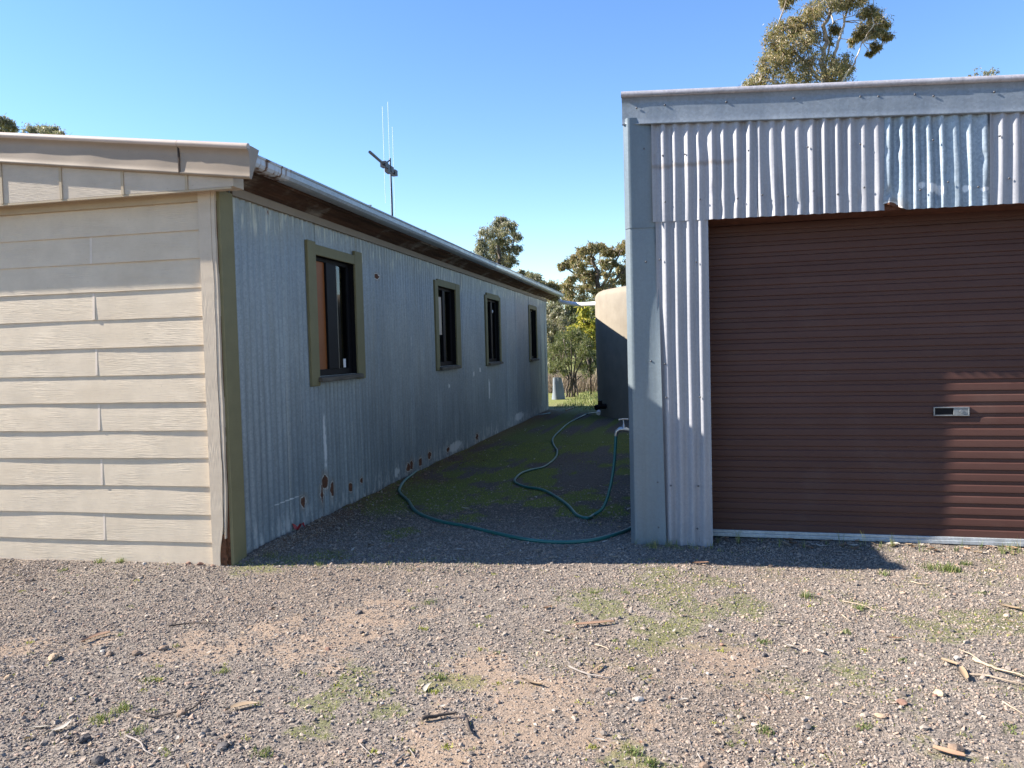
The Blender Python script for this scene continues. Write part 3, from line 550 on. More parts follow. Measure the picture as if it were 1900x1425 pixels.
def flashing(z0, z1, dy, wtop, wbot, mat, bulge, lip):
    za = np.linspace(z0, z1, 40); prof = [-.034, -.03, -.02, -.006, 0, .02, .05, .08, .10, .115, .13, .145, .16, .175, 1]
    P = np.zeros((40, len(prof), 3))
    for i, z in enumerate(za):
        wd = wbot+(wtop-wbot)*(z/2.75); g = bulge*float(sstep(1.95, 1.15, z))
        for j, q in enumerate(prof):
            x = q if q < 1 else wd
            if q < 1 and q > .05: x = q*wd/.19
            y = (-.022+.046*x/.19) if x >= 0 else (-.022+(-x)*1.15)
            if x > .085: y -= g*((x-.085)/.105)**1.6
            y += .003*(noise2(z*1.4, x*9, 5)-.5)*2
            P[i, j] = (x-.006*z*0, y+dy, z)
    MB().grid(P, True, flip=True).obj('corner_flashing', mat, SHEDO)
flashing(-.015, 2.115, .0, .165, .20, m_flash, .034, 1); flashing(2.09, 2.80, -.006, .160, .2, galv('upper_flashing', (.145, .178, .20), .09, .42, .25, spangle=.04), .0, 1)
SP = [(.10, .020), (.02, .021), (-.016, .018), (-.033, .011), (-.040, .0), (-.037, -.012), (-.026, -.019), (-.019, -.024), (-.018, -.06), (-.017, -.11), (-.017, -.15), (-.018, -.183), (-.022, -.190), (-.005, -.193)]
def shedcap(x0, x1, dy, seed, end):
    n = int((x1-x0)/.03); xa = np.linspace(x0, x1, n); P = np.zeros((n, len(SP), 3))
    for j, (y, dz) in enumerate(SP):
        k = 1 if j in (8, 9, 10, 11) else .25
        P[:, j, 0] = xa; P[:, j, 1] = y+dy+k*(.008*(fbm(xa*3.0, xa*0+dz*9, seed, 2)-.5)+.010*sstep(.16, -.03, xa)); P[:, j, 2] = htop(xa)+dz
    mb = MB(); mb.grid(P, True)
    if end: mb.add(P[0], [tuple(range(len(SP)))[::-1]])
    BC = mb.obj('barge_capping', m_cap, SHEDO); rl = MB(); rl.tube([(x, -.0205+dy, float(htop(x))) for x in np.linspace(x0-.001, x1, 6)], .0205, 14); rl.obj('rolled_edge', m_lip, BC); return BC
shedcap(-.036, 1.886, -.003, 3, True); shedcap(1.87, SW+.03, .0, 8, False)
scr = []
for x, z in [(.06, 2.86), (.24, 2.86), (.62, 2.84), (1.02, 2.82), (1.40, 2.79), (1.50, 2.78), (1.70, 2.77), (1.80, 2.75), (2.12, 2.74)]: scr.append((x, -.022, z))
for x, z in [(.10, 1.87), (.12, 1.22), (.15, .42), (.15, .12), (.10, 2.6)]: scr.append((x, .0, z))
for x, z in [(.19, 1.88), (.21, 1.2), (.215, .98), (.235, .40), (.41, .40), (.43, .98), (.42, 1.85), (.40, .12)]: scr.append((x, -.003, z))
for i, x in enumerate([.23, .45, .68, .83, .98, 1.13, 1.27, 1.42, 1.73, 1.88, 2.04, 2.2]): scr.append((x, -.010, 2.25-.014*x+.02*math.sin(i*3)))
for i, x in enumerate([.22, .36, .75, 1.1, 1.4, 1.8, 2.15]): scr.append((x, -.012, 2.55-.03*x))
m_screw = simple('screw_head', (.10, .10, .11), .5, .5, .2)
sm = MB().lathe([(.0065, 0), (.006, .004), (.003, .006), (.0002, .0065)], 8).obj('screw', m_screw, SHEDO); sm.rotation_euler = (R(90), 0, 0); sm.location = scr[0]
for p in scr[1:]: o = sm.copy(); C.objects.link(o); o.parent = SHEDO; o.location = p
ysd = [(0, .03), (0, SD)]
plain_corr((.0, SD), (.0, .03), -.02, 2.8, 'side_wall', m_flash, SHEDO); plain_corr((SW, .03), (SW, SD), -.02, 2.7, 'side_wall', m_flash, SHEDO); plain_corr((SW, SD), (0, SD), -.02, 2.75, 'rear_wall', m_flash, SHEDO)
P = np.zeros((200, 2, 3)); yr = np.linspace(.0, SD+.15, 200); P[:, :, 1] = yr[:, None]; P[:, 0, 0] = -.03; P[:, 1, 0] = SW+.1; P[:, 0, 2] = htop(-.03)+.0; P[:, 1, 2] = htop(SW+.1); P[:, :, 2] += .006*np.cos(yr*82)[:, None]; MB().grid(P, True, flip=True).obj('roof', m_roof, SHEDO)
m_oxide = simple('red_oxide_steel', (.11, .042, .024), .85, 0, .4, 14)
MB().hexa([(.42, .034, hbot(.42)+.004), (DX1+.1, .034, hbot(DX1)+.004), (DX1+.1, .30, hbot(DX1)+.004), (.42, .30, hbot(.42)+.004)], [(.42, .034, 2.26), (DX1+.1, .034, 2.26), (DX1+.1, .30, 2.26), (.42, .30, 2.26)]).obj('lintel', m_oxide, SHEDO)
MB().box(.41, DX0-.004, .024, .262, -.02, 2.12).obj('door_jamb', m_dark, SHEDO); MB().box(DX1+.004, DX1+.09, .024, .262, -.02, 2.12).obj('door_jamb', m_dark, SHEDO)
# roller door
t = T('brown_baked_enamel', .5, 0, .18); n = t.noise(1.0, 4, .6, stretch=(.7, .7, 9)); n2 = t.noise(3.0, 4, .6)
cb = t.mix(t.ramp(n, [(.35, 0.0), (.7, 1.0)]), (.070, .033, .027), (.086, .042, .034)); cb = t.mix(t.op('MULTIPLY', t.step(t.noise(1.0, 5, .7, stretch=(7, 7, 24)), .72, .8), .4), cb, (.26, .21, .18))
cb = t.mix(t.op('MULTIPLY', t.step(n2, .5, .75), .35), cb, (.11, .068, .056)); t.col(cb); t.rough(t.ramp(n2, [(.3, .38), (.7, .56)])); m_door = t.m
prof = [(0, .0072), (.013, .0080), (.0150, .0010), (.018, -.0014), (.030, -.0012), (.046, -.0003), (.0560, .0004), (.0605, .0038), (.0628, .0074)]; pz = .0717; zs, dd = [], []
k = 0
while True:
    stop = False
    for dz, d in prof:
        z = .04+k*pz+dz
        if z > 2.3: stop = True; break
        zs.append(z); dd.append(d)
    if stop: break
    k += 1
zs = np.array(zs); dd = np.array(dd); xa = np.linspace(.40, DX1+.1, 60); DY = .283
P = np.zeros((60, len(zs), 3)); P[:, :, 0] = xa[:, None]; P[:, :, 2] = zs[None]; P[:, :, 1] = DY+dd[None]+.010*(fbm(np.repeat(xa[:, None], len(zs), 1)*1.1, np.repeat(zs[None], 60, 0)*.9, 5, 2)-.5)
DOOR = MB().grid(P, False).obj('roller_door', m_door, SHEDO)
mb = MB(); mb.box(.42, DX1+.08, DY-.022, DY+.02, .012, .036); mb.box(.42, DX1+.08, DY-.014, DY+.02, .036, .056)
bevel(mb.obj('bottom_rail', galv('galvanised_rail', (.45, .47, .48), .08, .4, .3), DOOR), .003, 2)
MB().box(.42, DX1+.08, DY-.01, DY+.016, -.03, .014).obj('bottom_seal', m_black, DOOR)
m_lock = simple('zinc_lock_plate', (.20, .215, .23), .4, .5, .2, 40)
mb = MB(); hx0, hx1, hz0, hz1 = 1.865, 2.07, .828, .885; y0 = DY-.012
mb.box(hx0, hx1, y0, DY+.004, hz1-.007, hz1); mb.box(hx0, hx1, y0, DY+.004, hz0, hz0+.007); mb.box(hx0, hx0+.008, y0, DY+.004, hz0+.007, hz1-.007); mb.box(hx1-.008, hx1, y0, DY+.004, hz0+.007, hz1-.007); mb.box(hx0+.115, hx1-.008, y0+.004, DY+.004, hz0+.007, hz1-.007)
mb.tube([(hx0+.158, y0-.004, .857), (hx0+.158, y0+.004, .857)], .010, 14)
LK = mb.obj('door_lock', m_lock, DOOR); bevel(LK, .0015, 1)
MB().box(hx0+.008, hx0+.115, DY-.002, DY+.0, hz0+.007, hz1-.007).obj('lock_recess', m_black, DOOR)
# ------------------------------------------------------------------ tank, pipe, aerial, tap, hoses
t = T('rendered_concrete_tank', .9, 0, .2); X, Y, Z = t.xyz(); n = t.noise(1.0, 5, .65, stretch=(5, 5, .6)); n2 = t.noise(3, 5, .6)
c = t.mix(t.ramp(n2, [(.3, 0.0), (.7, 1.0)]), (.27, .238, .19), (.215, .187, .148)); c = t.mix(t.op('MULTIPLY', t.ramp(n, [(.45, 0.0), (.7, 1.0)]), .35), c, (.19, .155, .125))
c = t.mix(t.op('MULTIPLY', t.step(Z, 2.25, 2.6), .5), c, (.27, .20, .13)); t.col(c); t.bump(n2, .25, .02); m_tank = t.m
TK = thing('water_tank', 'round sandy concrete water tank behind the shed, half in shadow', 'tank', (.364, 15.96, 0))
pr = [(1.985, -.03), (1.99, .5), (2.0, 1.2), (2.0, 2.2)]+[(2.0-.15*(1-math.cos(a)), 2.29+.15*math.sin(a)) for a in np.linspace(.15, 1.4, 8)]
MB().lathe(pr, 96).obj('body', m_tank, TK)
MB().lathe([(1.872, 2.437), (1.5, 2.50), (.8, 2.60), (.001, 2.64)], 96).obj('lid', m_tank, TK)
o = MB().tube([(-1.74, -1.06, .22), (-1.84, -1.12, .22), (-1.92, -1.18, .20)], .05, 12).obj('outlet_valve', m_black, TK)
MB().tube([(-1.84, -1.12, .20), (-1.84, -1.12, .33)], [.045, .04], 10).obj('valve_handle', m_black, TK); MB().tube([(-1.86, -1.20, .13), (-1.86, -1.27, .10)], .04, 10).obj('valve_cap', m_white, TK)
m_pvc = simple('white_pvc', (.72, .72, .74), .45, 0, .06, 5)
g0 = np.array([XS+.24, YF+12.86, 2.43]); gend = np.array([-1.50, 16.45, 2.25])
mid_ = np.array([-2.10, 17.0, 2.275])
tag(MB().tube([g0, g0+(0, 0, -.06), g0*.9+mid_*.1+(0, 0, -.06), mid_, gend*.8+mid_*.2, gend], .045, 12).obj('overflow_pipe', m_pvc), 'white plastic pipe running from the gutter end across to the tank', 'pipe')
m_ant = simple('dark_aerial_metal', (.05, .05, .06), .5, .4, .2); m_rod = simple('bare_aluminium_rod', (.62, .66, .72), .4, .4, .05)
AE = thing('tv_aerial', 'thin rooftop television aerial with upright pale rods on a mast', 'aerial', (-3.01, 8.12, 2.60))
rel = lambda p: np.array(p)-np.array([-3.01, 8.12, 2.60])
MB().tube([rel((-3.01, 8.12, 2.55)), rel((-3.01, 8.13, 3.0)), rel((-3.015, 8.13, 3.42))], [.014, .013, .011], 8).obj('mast', m_ant, AE)
MB().box(-.06, .06, -.06, .06, -.03, .015).obj('mast_foot', m_ant, AE)
b0 = rel(at(686, 282, 7.75)); b1 = rel(at(732, 322, 8.65)); MB().tube([b0, b1], .015, 8).obj('boom', m_ant, AE)
for s, up_, dn in [(.56, .60, .40), (.80, .72, .50), (.97, .50, .58)]:
    p = b0*(1-s)+b1*s
    MB().tube([p-(0, 0, dn), p+(0, 0, up_)], .0026, 6).obj('rod', m_rod, AE); MB().box(p[0]-.03, p[0]+.03, p[1]-.04, p[1]+.04, p[2]-.03, p[2]+.03).obj('clamp', m_ant, AE)
for s in (.68, .74): p = b0*(1-s)+b1*s; MB().box(p[0]-.02, p[0]+.02, p[1]-.03, p[1]+.03, p[2]-.055, p[2]+.03).obj('clamp', m_ant, AE)
MB().tube([rel((-3.015, 8.13, 3.40)), (b0*.45+b1*.55)], .008, 6).obj('brace', m_ant, AE)
def sh(x, y, z): return np.array(SHED)+SXV*x+SYV*y+np.array([0, 0, z])
m_brass = simple('dull_chromed_brass', (.36, .35, .34), .35, .8, .15)
base = sh(0, 1.0, .655); TP = thing('garden_tap', 'silver garden tap on a short pipe out of the shed side wall', 'tap', tuple(base))
q = lambda *p: sh(*p)-base
MB().tube([q(.0, 1.0, .655), q(-.10, 1.0, .655), q(-.155, 1.0, .66), q(-.18, 1.0, .668), q(-.215, 1.0, .668), q(-.243, 1.0, .652), q(-.252, 1.0, .615)], [.013, .013, .017, .022, .018, .016, .015], 12).obj('body', m_brass, TP)
MB().tube([q(-.185, 1.0, .67), q(-.186, 1.0, .70), q(-.187, 1.0, .705), q(-.188, 1.0, .745)], [.017, .015, .007, .007], 10).obj('spindle', m_brass, TP)
MB().tube([q(-.225, .99, .742), q(-.19, 1.0, .748), q(-.152, 1.01, .744)], [.009, .007, .009], 8).obj('handle', m_brass, TP)
MB().lathe([(.03, -.006), (.03, .006), (.001, .006)], 14, q(-.0, 1.0, .655)).obj('wall_flange', m_brass, TP)
t = T('teal_garden_hose', .38, 0, .5); t.col(t.ramp(t.noise(4, 3), [(.3, (.012, .085, .072)), (.7, (.02, .125, .115))])); m_hose = t.m
def spline(P, n=12):
    P = np.array(P, float); out = []; Q = np.vstack([2*P[0]-P[1], P, 2*P[-1]-P[-2]])
    for i in range(1, len(Q)-2):
        for u in np.linspace(0, 1, n, endpoint=False):
            a, b, c, d = Q[i-1:i+3]; out.append(.5*((2*b)+(c-a)*u+(2*a-5*b+4*c-d)*u*u+(3*b-a-3*c+d)*u**3))
    return np.vstack([out, P[-1]])
def gp(x, y, h=.012): X_, Y_ = on_ground(x, y); return (X_, Y_, gz(X_, Y_)+h)
sp = sh(-.252, 1.0, .60); land = np.array(gp(1103, 957))
h1 = [sp+(0, 0, .03), sp, sp*.72+land*.28+np.array([.035, -.02, -.03]), sp*.45+land*.55+np.array([.05, -.02, -.05]), sp*.2+land*.8+np.array([.04, -.02, -.055]), land]
h1 += [gp(*p) for p in [(1090, 963), (1070, 956), (1050, 936), (1010, 912), (975, 905), (955, 895), (966, 882), (985, 875), (1010, 868), (1030, 853), (1034, 840), (1028, 828), (1026, 815), (1040, 800), (1055, 786), (1075, 776), (1090, 769)]]+[(-1.50, 14.70, .12)]
tag(MB().tube(spline(h1), .0125, 10).obj('garden_hose', m_hose), 'green hose hanging from the silver tap and winding back to the tank', 'hose')
h2 = [tuple(sh(-.03, 1.25, .02)), tuple(sh(-.035, .8, .018))]+[gp(*p) for p in [(1178, 979), (1150, 993), (1100, 1005), (1040, 1009), (980, 1005), (920, 992), (870, 980), (820, 970), (785, 958), (768, 948), (758, 930), (745, 918), (741, 911), (750, 900), (765, 888), (785, 870), (800, 860), (830, 845), (870, 825), (900, 812), (940, 790), (980, 777), (1020, 768)]]
tag(MB().tube(spline(h2), .0135, 10).obj('garden_hose', m_hose), 'green hose looping across the passage from the shed corner to the house wall', 'hose')
# ------------------------------------------------------------------ trees
EUC = [(0, (0.092, 0.098, 0.042)), (.3, (0.166, 0.156, 0.066)), (.55, (0.238, 0.202, 0.092)), (.8, (0.317, 0.234, 0.126)), (.93, (0.370, 0.234, 0.132)), (1, (0.475, 0.428, 0.290))]
m_euc = leafmat('eucalypt_leaves', EUC, .42, .38, .5)
m_euc2 = leafmat('grey_green_leaves', [(0, (0.086, 0.099, 0.061)), (.4, (0.165, 0.165, 0.099)), (.8, (0.264, 0.238, 0.152)), (1, (0.422, 0.370, 0.278))], .42, .36, .5)
m_bush = leafmat('bush_leaves', [(0, (0.043, 0.061, 0.020)), (.4, (0.094, 0.123, 0.036)), (.75, (0.167, 0.181, 0.070)), (1, (0.275, 0.246, 0.140))], .45, .25)
m_wattle = leafmat('yellow_wattle_leaves', [(0, (.10, .13, .015)), (.4, (.24, .25, .03)), (.75, (.42, .36, .04)), (1, (.55, .44, .08))], .5, .35)
m_dry = leafmat('dry_scrub', [(0, (.10, .07, .05)), (.5, (.22, .165, .125)), (1, (.36, .29, .22))], .7, .2)
t = T('pale_gum_bark', .8, 0, .2); n = t.noise(1.0, 5, .6, stretch=(6, 6, 1.2)); t.col(t.ramp(n, [(.35, (.16, .115, .085)), (.5, (.42, .36, .30)), (.7, (.60, .54, .47))])); t.bump(n, .3, .02); m_bark = t.m
m_bark2 = simple('dark_bark', (.09, .07, .055), .9, 0, .5, 8, .4, stretch=(4, 4, 1))
def limb(mb, pts, r0, r1, n=8):
    P = spline(pts, 5); P[1:-1] += RNG.normal(0, r0*.35, (len(P)-2, 3)); mb.tube(P, np.linspace(r0, r1, len(P)), n)
def crown(clumps, per, L, W, sub=14, droop=.75, spread=.55):
    """leaf-sized faces gathered in many small sprays through each clump (centre, radii)"""
    allP = []
    for c, rr, dens in clumps:
        rr = np.array(rr, float); k = max(3, int(sub*dens)); u = RNG.normal(size=(k, 3)); u /= np.linalg.norm(u, axis=1)[:, None]
        cs = np.array(c)+u*rr*(RNG.random((k, 1))**.45); nl = max(4, int(per*dens/k))
        for s in cs:
            sr = rr.mean()*RNG.uniform(.22, spread); q = RNG.normal(size=(int(nl*RNG.uniform(.5, 1.5))+2, 3))*sr*.55; q[:, 2] *= .8; allP.append(s+q)
    Pc = np.concatenate(allP); n = len(Pc)
    d = RNG.normal(size=(n, 3)); d[:, 2] -= droop*1.6; d /= np.linalg.norm(d, axis=1)[:, None]; s = np.cross(d, RNG.normal(size=(n, 3))); s /= np.linalg.norm(s, axis=1)[:, None]
    l = (L*RNG.uniform(.6, 1.3, n))[:, None]; w_ = (W*RNG.uniform(.7, 1.3, n))[:, None]; nrm = np.cross(d, s)
    V = np.stack([Pc, Pc+d*l*.45+s*w_*.5+nrm*l*.06, Pc+d*l, Pc+d*l*.45-s*w_*.5+nrm*l*.06], 1)
    return V.reshape(-1, 3), np.arange(n*4).reshape(n, 4)
def tree(name, label, cat, foot, limbs, clumps, per, L, W, leaf, bark, group=None, sub=14, droop=.75, twigs=True):
    foot = np.array(foot, float); TR = thing(name, label, cat, tuple(foot), 0, group); mb = MB()
    for pts, r0, r1 in limbs: limb(mb, [np.array(p, float)-foot for p in pts], r0, r1)
    if twigs:
        ends = [np.array(p, float) for pts, _, _ in limbs for p in pts[1:]]
        for c, rr, dn in clumps:
            c = np.array(c); e = min(ends, key=lambda p: np.linalg.norm(p-c)+(.6 if p[2] > c[2] else 0)); R0 = float(np.mean(rr))
            limb(mb, [e-foot, (e*.45+c*.55)-foot+(0, 0, .1*R0), c-foot], R0*.028+.010, .010, 5)
            for _ in range(3): tip = c+RNG.normal(size=3)*np.array(rr)*.6; limb(mb, [c-foot, (c+tip)/2-foot, tip-foot], .010+.006*R0, .005, 4)
    mb.obj('trunk', bark, TR)
    V, Fq = crown([(np.array(c)-foot, rr, dn) for c, rr, dn in clumps], per, L, W, sub, droop)
    o = fast_obj('crown', V, Fq, 4, leaf); o.parent = TR
    return TR
def cl(D, pts, dep=1.0, jit=.6):
    """clumps: pixel-sized outlines turned into lumps at their own distance and depth"""
    out = []
    for x, y, r, *dn in pts:
        d = D+RNG.uniform(-jit, jit); rr = r*d/F; out.append((at(x, y, d), (rr, rr*dep, rr*.9), dn[0] if dn else 1.0))
    return out
# tall gum behind the shed
D = 27.0; ft = at(1530, 690, D); ft[2] = 0
tree('gum_tree', 'tall gum with pale bare limbs rising behind the shed roof', 'tree', ft,
     [([ft, at(1526, 300, D), at(1527, 150, D), at(1527, 90, D), at(1534, 40, D), at(1548, -20, D)], .15, .04), ([at(1528, 160, D), at(1552, 88, D-.2), at(1566, 40, D-.3), at(1577, -15, D-.3)], .065, .02), ([at(1528, 145, D), at(1540, 70, D+.4), at(1546, 40, D+.5)], .045, .015),
      ([at(1527, 220, D), at(1562, 150, D-.5), at(1585, 116, D-.8), at(1601, 78, D-.9), at(1622, 45, D-1)], .045, .012), ([at(1526, 150, D), at(1470, 90, D+.3), at(1440, 60, D+.4)], .05, .015), ([at(1526, 240, D), at(1450, 160, D), at(1410, 150, D)], .10, .02)],
     cl(D, [(1445, 60, 22), (1432, 85, 22), (1462, 88, 26), (1450, 110, 24), (1475, 60, 18), (1425, 118, 22), (1408, 145, 20), (1440, 150, 30), (1478, 130, 30), (1505, 110, 30), (1500, 150, 34), (1540, 130, 30), (1555, 150, 26), (1560, 118, 20), (1568, 130, 14), (1390, 165, 20), (1470, 40, 14, .5), (1495, 40, 24), (1510, 15, 26), (1535, 8, 28), (1562, 8, 24), (1580, 2, 20), (1460, 3, 14), (1505, 65, 20, .7), (1490, 78, 22), (1548, 55, 13, .6), (1542, 72, 10, .4), (1615, 22, 14), (1630, 38, 18), (1612, 48, 20), (1622, 62, 16), (1596, 62, 14), (1585, 75, 9, .6), (1645, 44, 8, .6), (1646, 66, 9, .6), (1625, 88, 10, .6), (1614, 100, 6, .4), (1600, 25, 10, .5), (1600, -8, 20), (1540, -30, 50), (1470, -30, 30), (1450, 190, 45), (1530, 190, 45)], 1.1, .9),
     1000, .12, .032, m_euc, m_bark, sub=26)
# gum behind the far end of the house roof
D = 38.0; ft = at(930, 690, D); ft[2] = 0
tree('gum_tree', 'rounded gum standing up behind the far end of the house roof', 'tree', ft,
     [([ft, at(930, 560, D), at(928, 490, D), at(925, 440, D), at(930, 405, D)], .15, .03), ([at(929, 520, D), at(900, 470, D), at(895, 450, D)], .06, .02), ([at(929, 510, D), at(950, 460, D), at(955, 430, D)], .06, .02)],
     cl(D, [(935, 408, 10, .5), (922, 415, 14, .6), (945, 420, 15, .7), (905, 432, 18, .7), (930, 435, 17), (955, 440, 11, .8), (893, 455, 14, .8), (915, 455, 18), (940, 458, 17), (958, 462, 9, .7), (895, 478, 15), (920, 480, 18), (945, 482, 14), (930, 498, 14), (905, 495, 16), (935, 515, 20), (900, 520, 20)], 1.0, 1.2),
     900, .17, .045, m_euc2, m_bark2, droop=.9, sub=18)
# spreading gum beyond the tank
D = 36.0; ft = at(1125, 690, D); ft[2] = 0
tree('gum_tree', 'spreading gum with arching limbs rising beyond the tank', 'tree', ft,
     [([ft, at(1120, 600, D), at(1112, 540, D), at(1105, 490, D), at(1095, 465, D)], .19, .04), ([at(1115, 560, D), at(1070, 510, D), at(1045, 495, D)], .07, .02), ([at(1112, 540, D), at(1140, 490, D), at(1155, 465, D)], .08, .02), ([at(1113, 550, D), at(1180, 480, D), at(1230, 450, D)], .08, .02)],
     cl(D, [(1042, 492, 8, .8), (1055, 487, 10), (1068, 478, 13), (1080, 466, 12), (1095, 460, 12), (1108, 458, 11), (1120, 464, 11), (1135, 468, 13), (1150, 462, 12), (1163, 458, 14), (1075, 492, 13, .7), (1095, 482, 12, .7), (1125, 485, 13), (1140, 485, 9, .5), (1085, 508, 15), (1105, 510, 17), (1062, 515, 11, .6), (1130, 508, 10, .5), (1158, 500, 13), (1155, 520, 15), (1060, 533, 17), (1085, 530, 18), (1110, 535, 18), (1135, 528, 14, .7), (1180, 480, 25), (1200, 520, 30), (1070, 555, 22), (1100, 560, 24), (1130, 560, 22), (1160, 550, 20), (1160, 590, 30), (1080, 590, 30), (1110, 600, 30), (1060, 610, 26), (1120, 640, 30)], 1.0, 1.5),
     820, .16, .045, m_euc, m_bark2, droop=.9, sub=18)
D = 44.0
for lab, fx, lst in (('low grey gum showing just above the roof end, left of the passage', 985, [(975, 512, 10, .6), (990, 515, 12), (1003, 523, 11), (985, 535, 18), (1005, 540, 16), (965, 505, 7, .5)]), ('brownish gum between the roof end and the spreading gum', 1030, [(1022, 527, 9), (1012, 532, 9), (1030, 532, 11), (1022, 550, 18), (1040, 555, 18), (1032, 580, 24), (1020, 610, 26), (1050, 600, 26), (1035, 640, 28)])):
    ft = at(fx, 690, D); ft[2] = 0
    tree('gum_tree', lab, 'tree', ft, [([ft, at(fx, 600, D), at(fx+2, 550, D), at(fx+3, 530, D)], .25, .05)], cl(D, lst, 1, 1.2), 760, .18, .05, m_euc2 if fx < 1000 else m_euc, m_bark2)
# crowns peeping over the roof at the left, and a twig top over the shed
for lab, fx, D, lst in (('gum crown above the roof at the very left edge', 2, 40, [(2, 222, 16), (18, 232, 12), (-15, 230, 20), (10, 250, 22), (-30, 250, 30)]), ('low rounded gum crown just above the roof, right of the leftmost crown', 80, 46, [(62, 243, 14), (80, 238, 13), (97, 243, 12), (110, 250, 9), (80, 262, 28), (45, 252, 12), (110, 270, 25)])):
    ft = at(fx, 690, D); ft[2] = 0
    tree('gum_tree', lab, 'tree', ft, [([ft, at(fx, 480, D), at(fx, 300, D), at(fx, 250, D)], .32, .06)], cl(D, lst, 1, 1), 800, .18, .05, m_euc2, m_bark2)
D = 34.0; ft = at(1820, 690, D); ft[2] = 0
tree('young_tree', 'sparse twiggy tree top just above the shed roof at the right', 'tree', ft, [([ft, at(1822, 300, D), at(1823, 180, D), at(1825, 140, D)], .12, .02)]+[([at(1822, 175, D), at(x, y, D)], .03, .008) for x, y in [(1800, 138), (1813, 133), (1828, 130), (1838, 128), (1848, 138)]],
     cl(D, [(1805, 140, 10, .16), (1818, 133, 10, .2), (1832, 131, 10, .25), (1845, 136, 9, .16), (1825, 150, 22, .5)], 1, .5), 300, .12, .035, m_euc2, m_bark2, twigs=False)
# small tree in the gap
ft = np.array((*on_ground(1062, 737), 0.0)); D = float((ft-EYEP)@FW)
tree('small_tree', 'small bushy tree with several leaning stems at the end of the passage', 'tree', ft,
     [([ft+(dx*.010, .0, -.05), at(1062+dx*.4, 700, D), at(1062+dx, 670, D), at(1062+dx*1.7, 635, D)], .032, .008) for dx in (-18, -9, -2, 6, 16)]+[([at(1060, 712, D), at(1040, 690, D), at(1025, 672, D)], .016, .005), ([at(1064, 712, D), at(1085, 690, D), at(1100, 672, D)], .016, .005)],
     cl(D, [(1030, 645, 14), (1045, 630, 15), (1062, 622, 15), (1078, 632, 15), (1092, 640, 14), (1028, 665, 13, .8), (1045, 652, 14), (1065, 648, 16), (1085, 655, 14), (1098, 660, 12, .7), (1035, 680, 12, .55), (1055, 672, 13, .7), (1078, 675, 13, .7), (1098, 685, 9, .4), (1024, 690, 9, .35), (1045, 692, 9, .3), (1085, 695, 9, .3)], 1.2, .8), 620, .085, .018, m_bush, m_bark2, droop=-.5, sub=26)
ft = np.array((*on_ground(1090, 733), 0.0)); ft[1] += 2.2; ft[0] += .1; D = float((ft-EYEP)@FW)
tree('wattle_bush', 'yellow-green sunlit wattle beside the tank behind the small tree', 'shrub', ft,
     [([ft, at(1092, 680, D), at(1088, 630, D), at(1083, 585, D)], .05, .012), ([at(1092, 690, D), at(1100, 640, D), at(1108, 610, D)], .04, .01)],
     cl(D, [(1082, 572, 8, .8), (1088, 580, 9), (1080, 590, 8, .8), (1066, 605, 9), (1078, 608, 11), (1092, 603, 10), (1104, 600, 10), (1060, 617, 8, .8), (1075, 620, 11), (1095, 615, 11), (1110, 612, 12), (1088, 592, 6, .5), (1098, 628, 10, .6), (1120, 620, 14), (1110, 640, 14, .6)], 1.2, .4), 170, .15, .06, m_wattle, m_bark2, sub=12)
D = 29.0
for lab, fx, lst in (('dark dense shrub right against the far end of the house in the passage gap', 1030, [(1022, 575, 16), (1040, 580, 16), (1025, 605, 18), (1045, 605, 18), (1022, 635, 16), (1045, 635, 18), (1025, 665, 16), (1010, 600, 22), (1010, 650, 22), (1040, 665, 16)]), ('dark shrub behind the yellow wattle in the passage gap', 1090, [(1065, 575, 16), (1085, 570, 16), (1105, 575, 18), (1070, 600, 18), (1095, 605, 18), (1120, 600, 24), (1070, 640, 18), (1095, 645, 18), (1120, 640, 24), (1080, 668, 16, .6), (1105, 670, 18)])):
    ft = at(fx, 712, D); ft[2] = 0
    tree('dense_shrub', lab, 'shrub', ft, [([ft, at(fx, 660, D), at(fx+3, 600, D)], .09, .02)], cl(D, lst, 1, 1), 760, .13, .045, m_bush if fx > 1050 else m_euc2, m_bark2)
xy = np.stack([RNG.uniform(-8.5, .5, 9000), RNG.uniform(23.5, 27, 9000)], -1); Vb, Fb = blades(xy, RNG.uniform(.25, .85, 9000), np.full(9000, .014), .7)
o = fast_obj('dry_scrub', Vb, Fb, 3, m_dry); o['kind'] = 'stuff'; o['label'] = 'tall pinkish dry grass behind the small tree'; o['category'] = 'dry grass'
cl_ = []
for k in range(70):
    x = RNG.uniform(-60, 60); y = RNG.uniform(70, 90); hgt = RNG.uniform(2.2, 4.2); cl_.append(((x, y, hgt*.6), (RNG.uniform(2, 4), 2.5, hgt*.6), 1.0))
V, Fq = crown(cl_, 260, .7, .3, 14); o = fast_obj('far_woodland', V, Fq, 4, m_euc); o['kind'] = 'stuff'; o['label'] = 'far line of bush closing the view behind everything'; o['category'] = 'woodland'
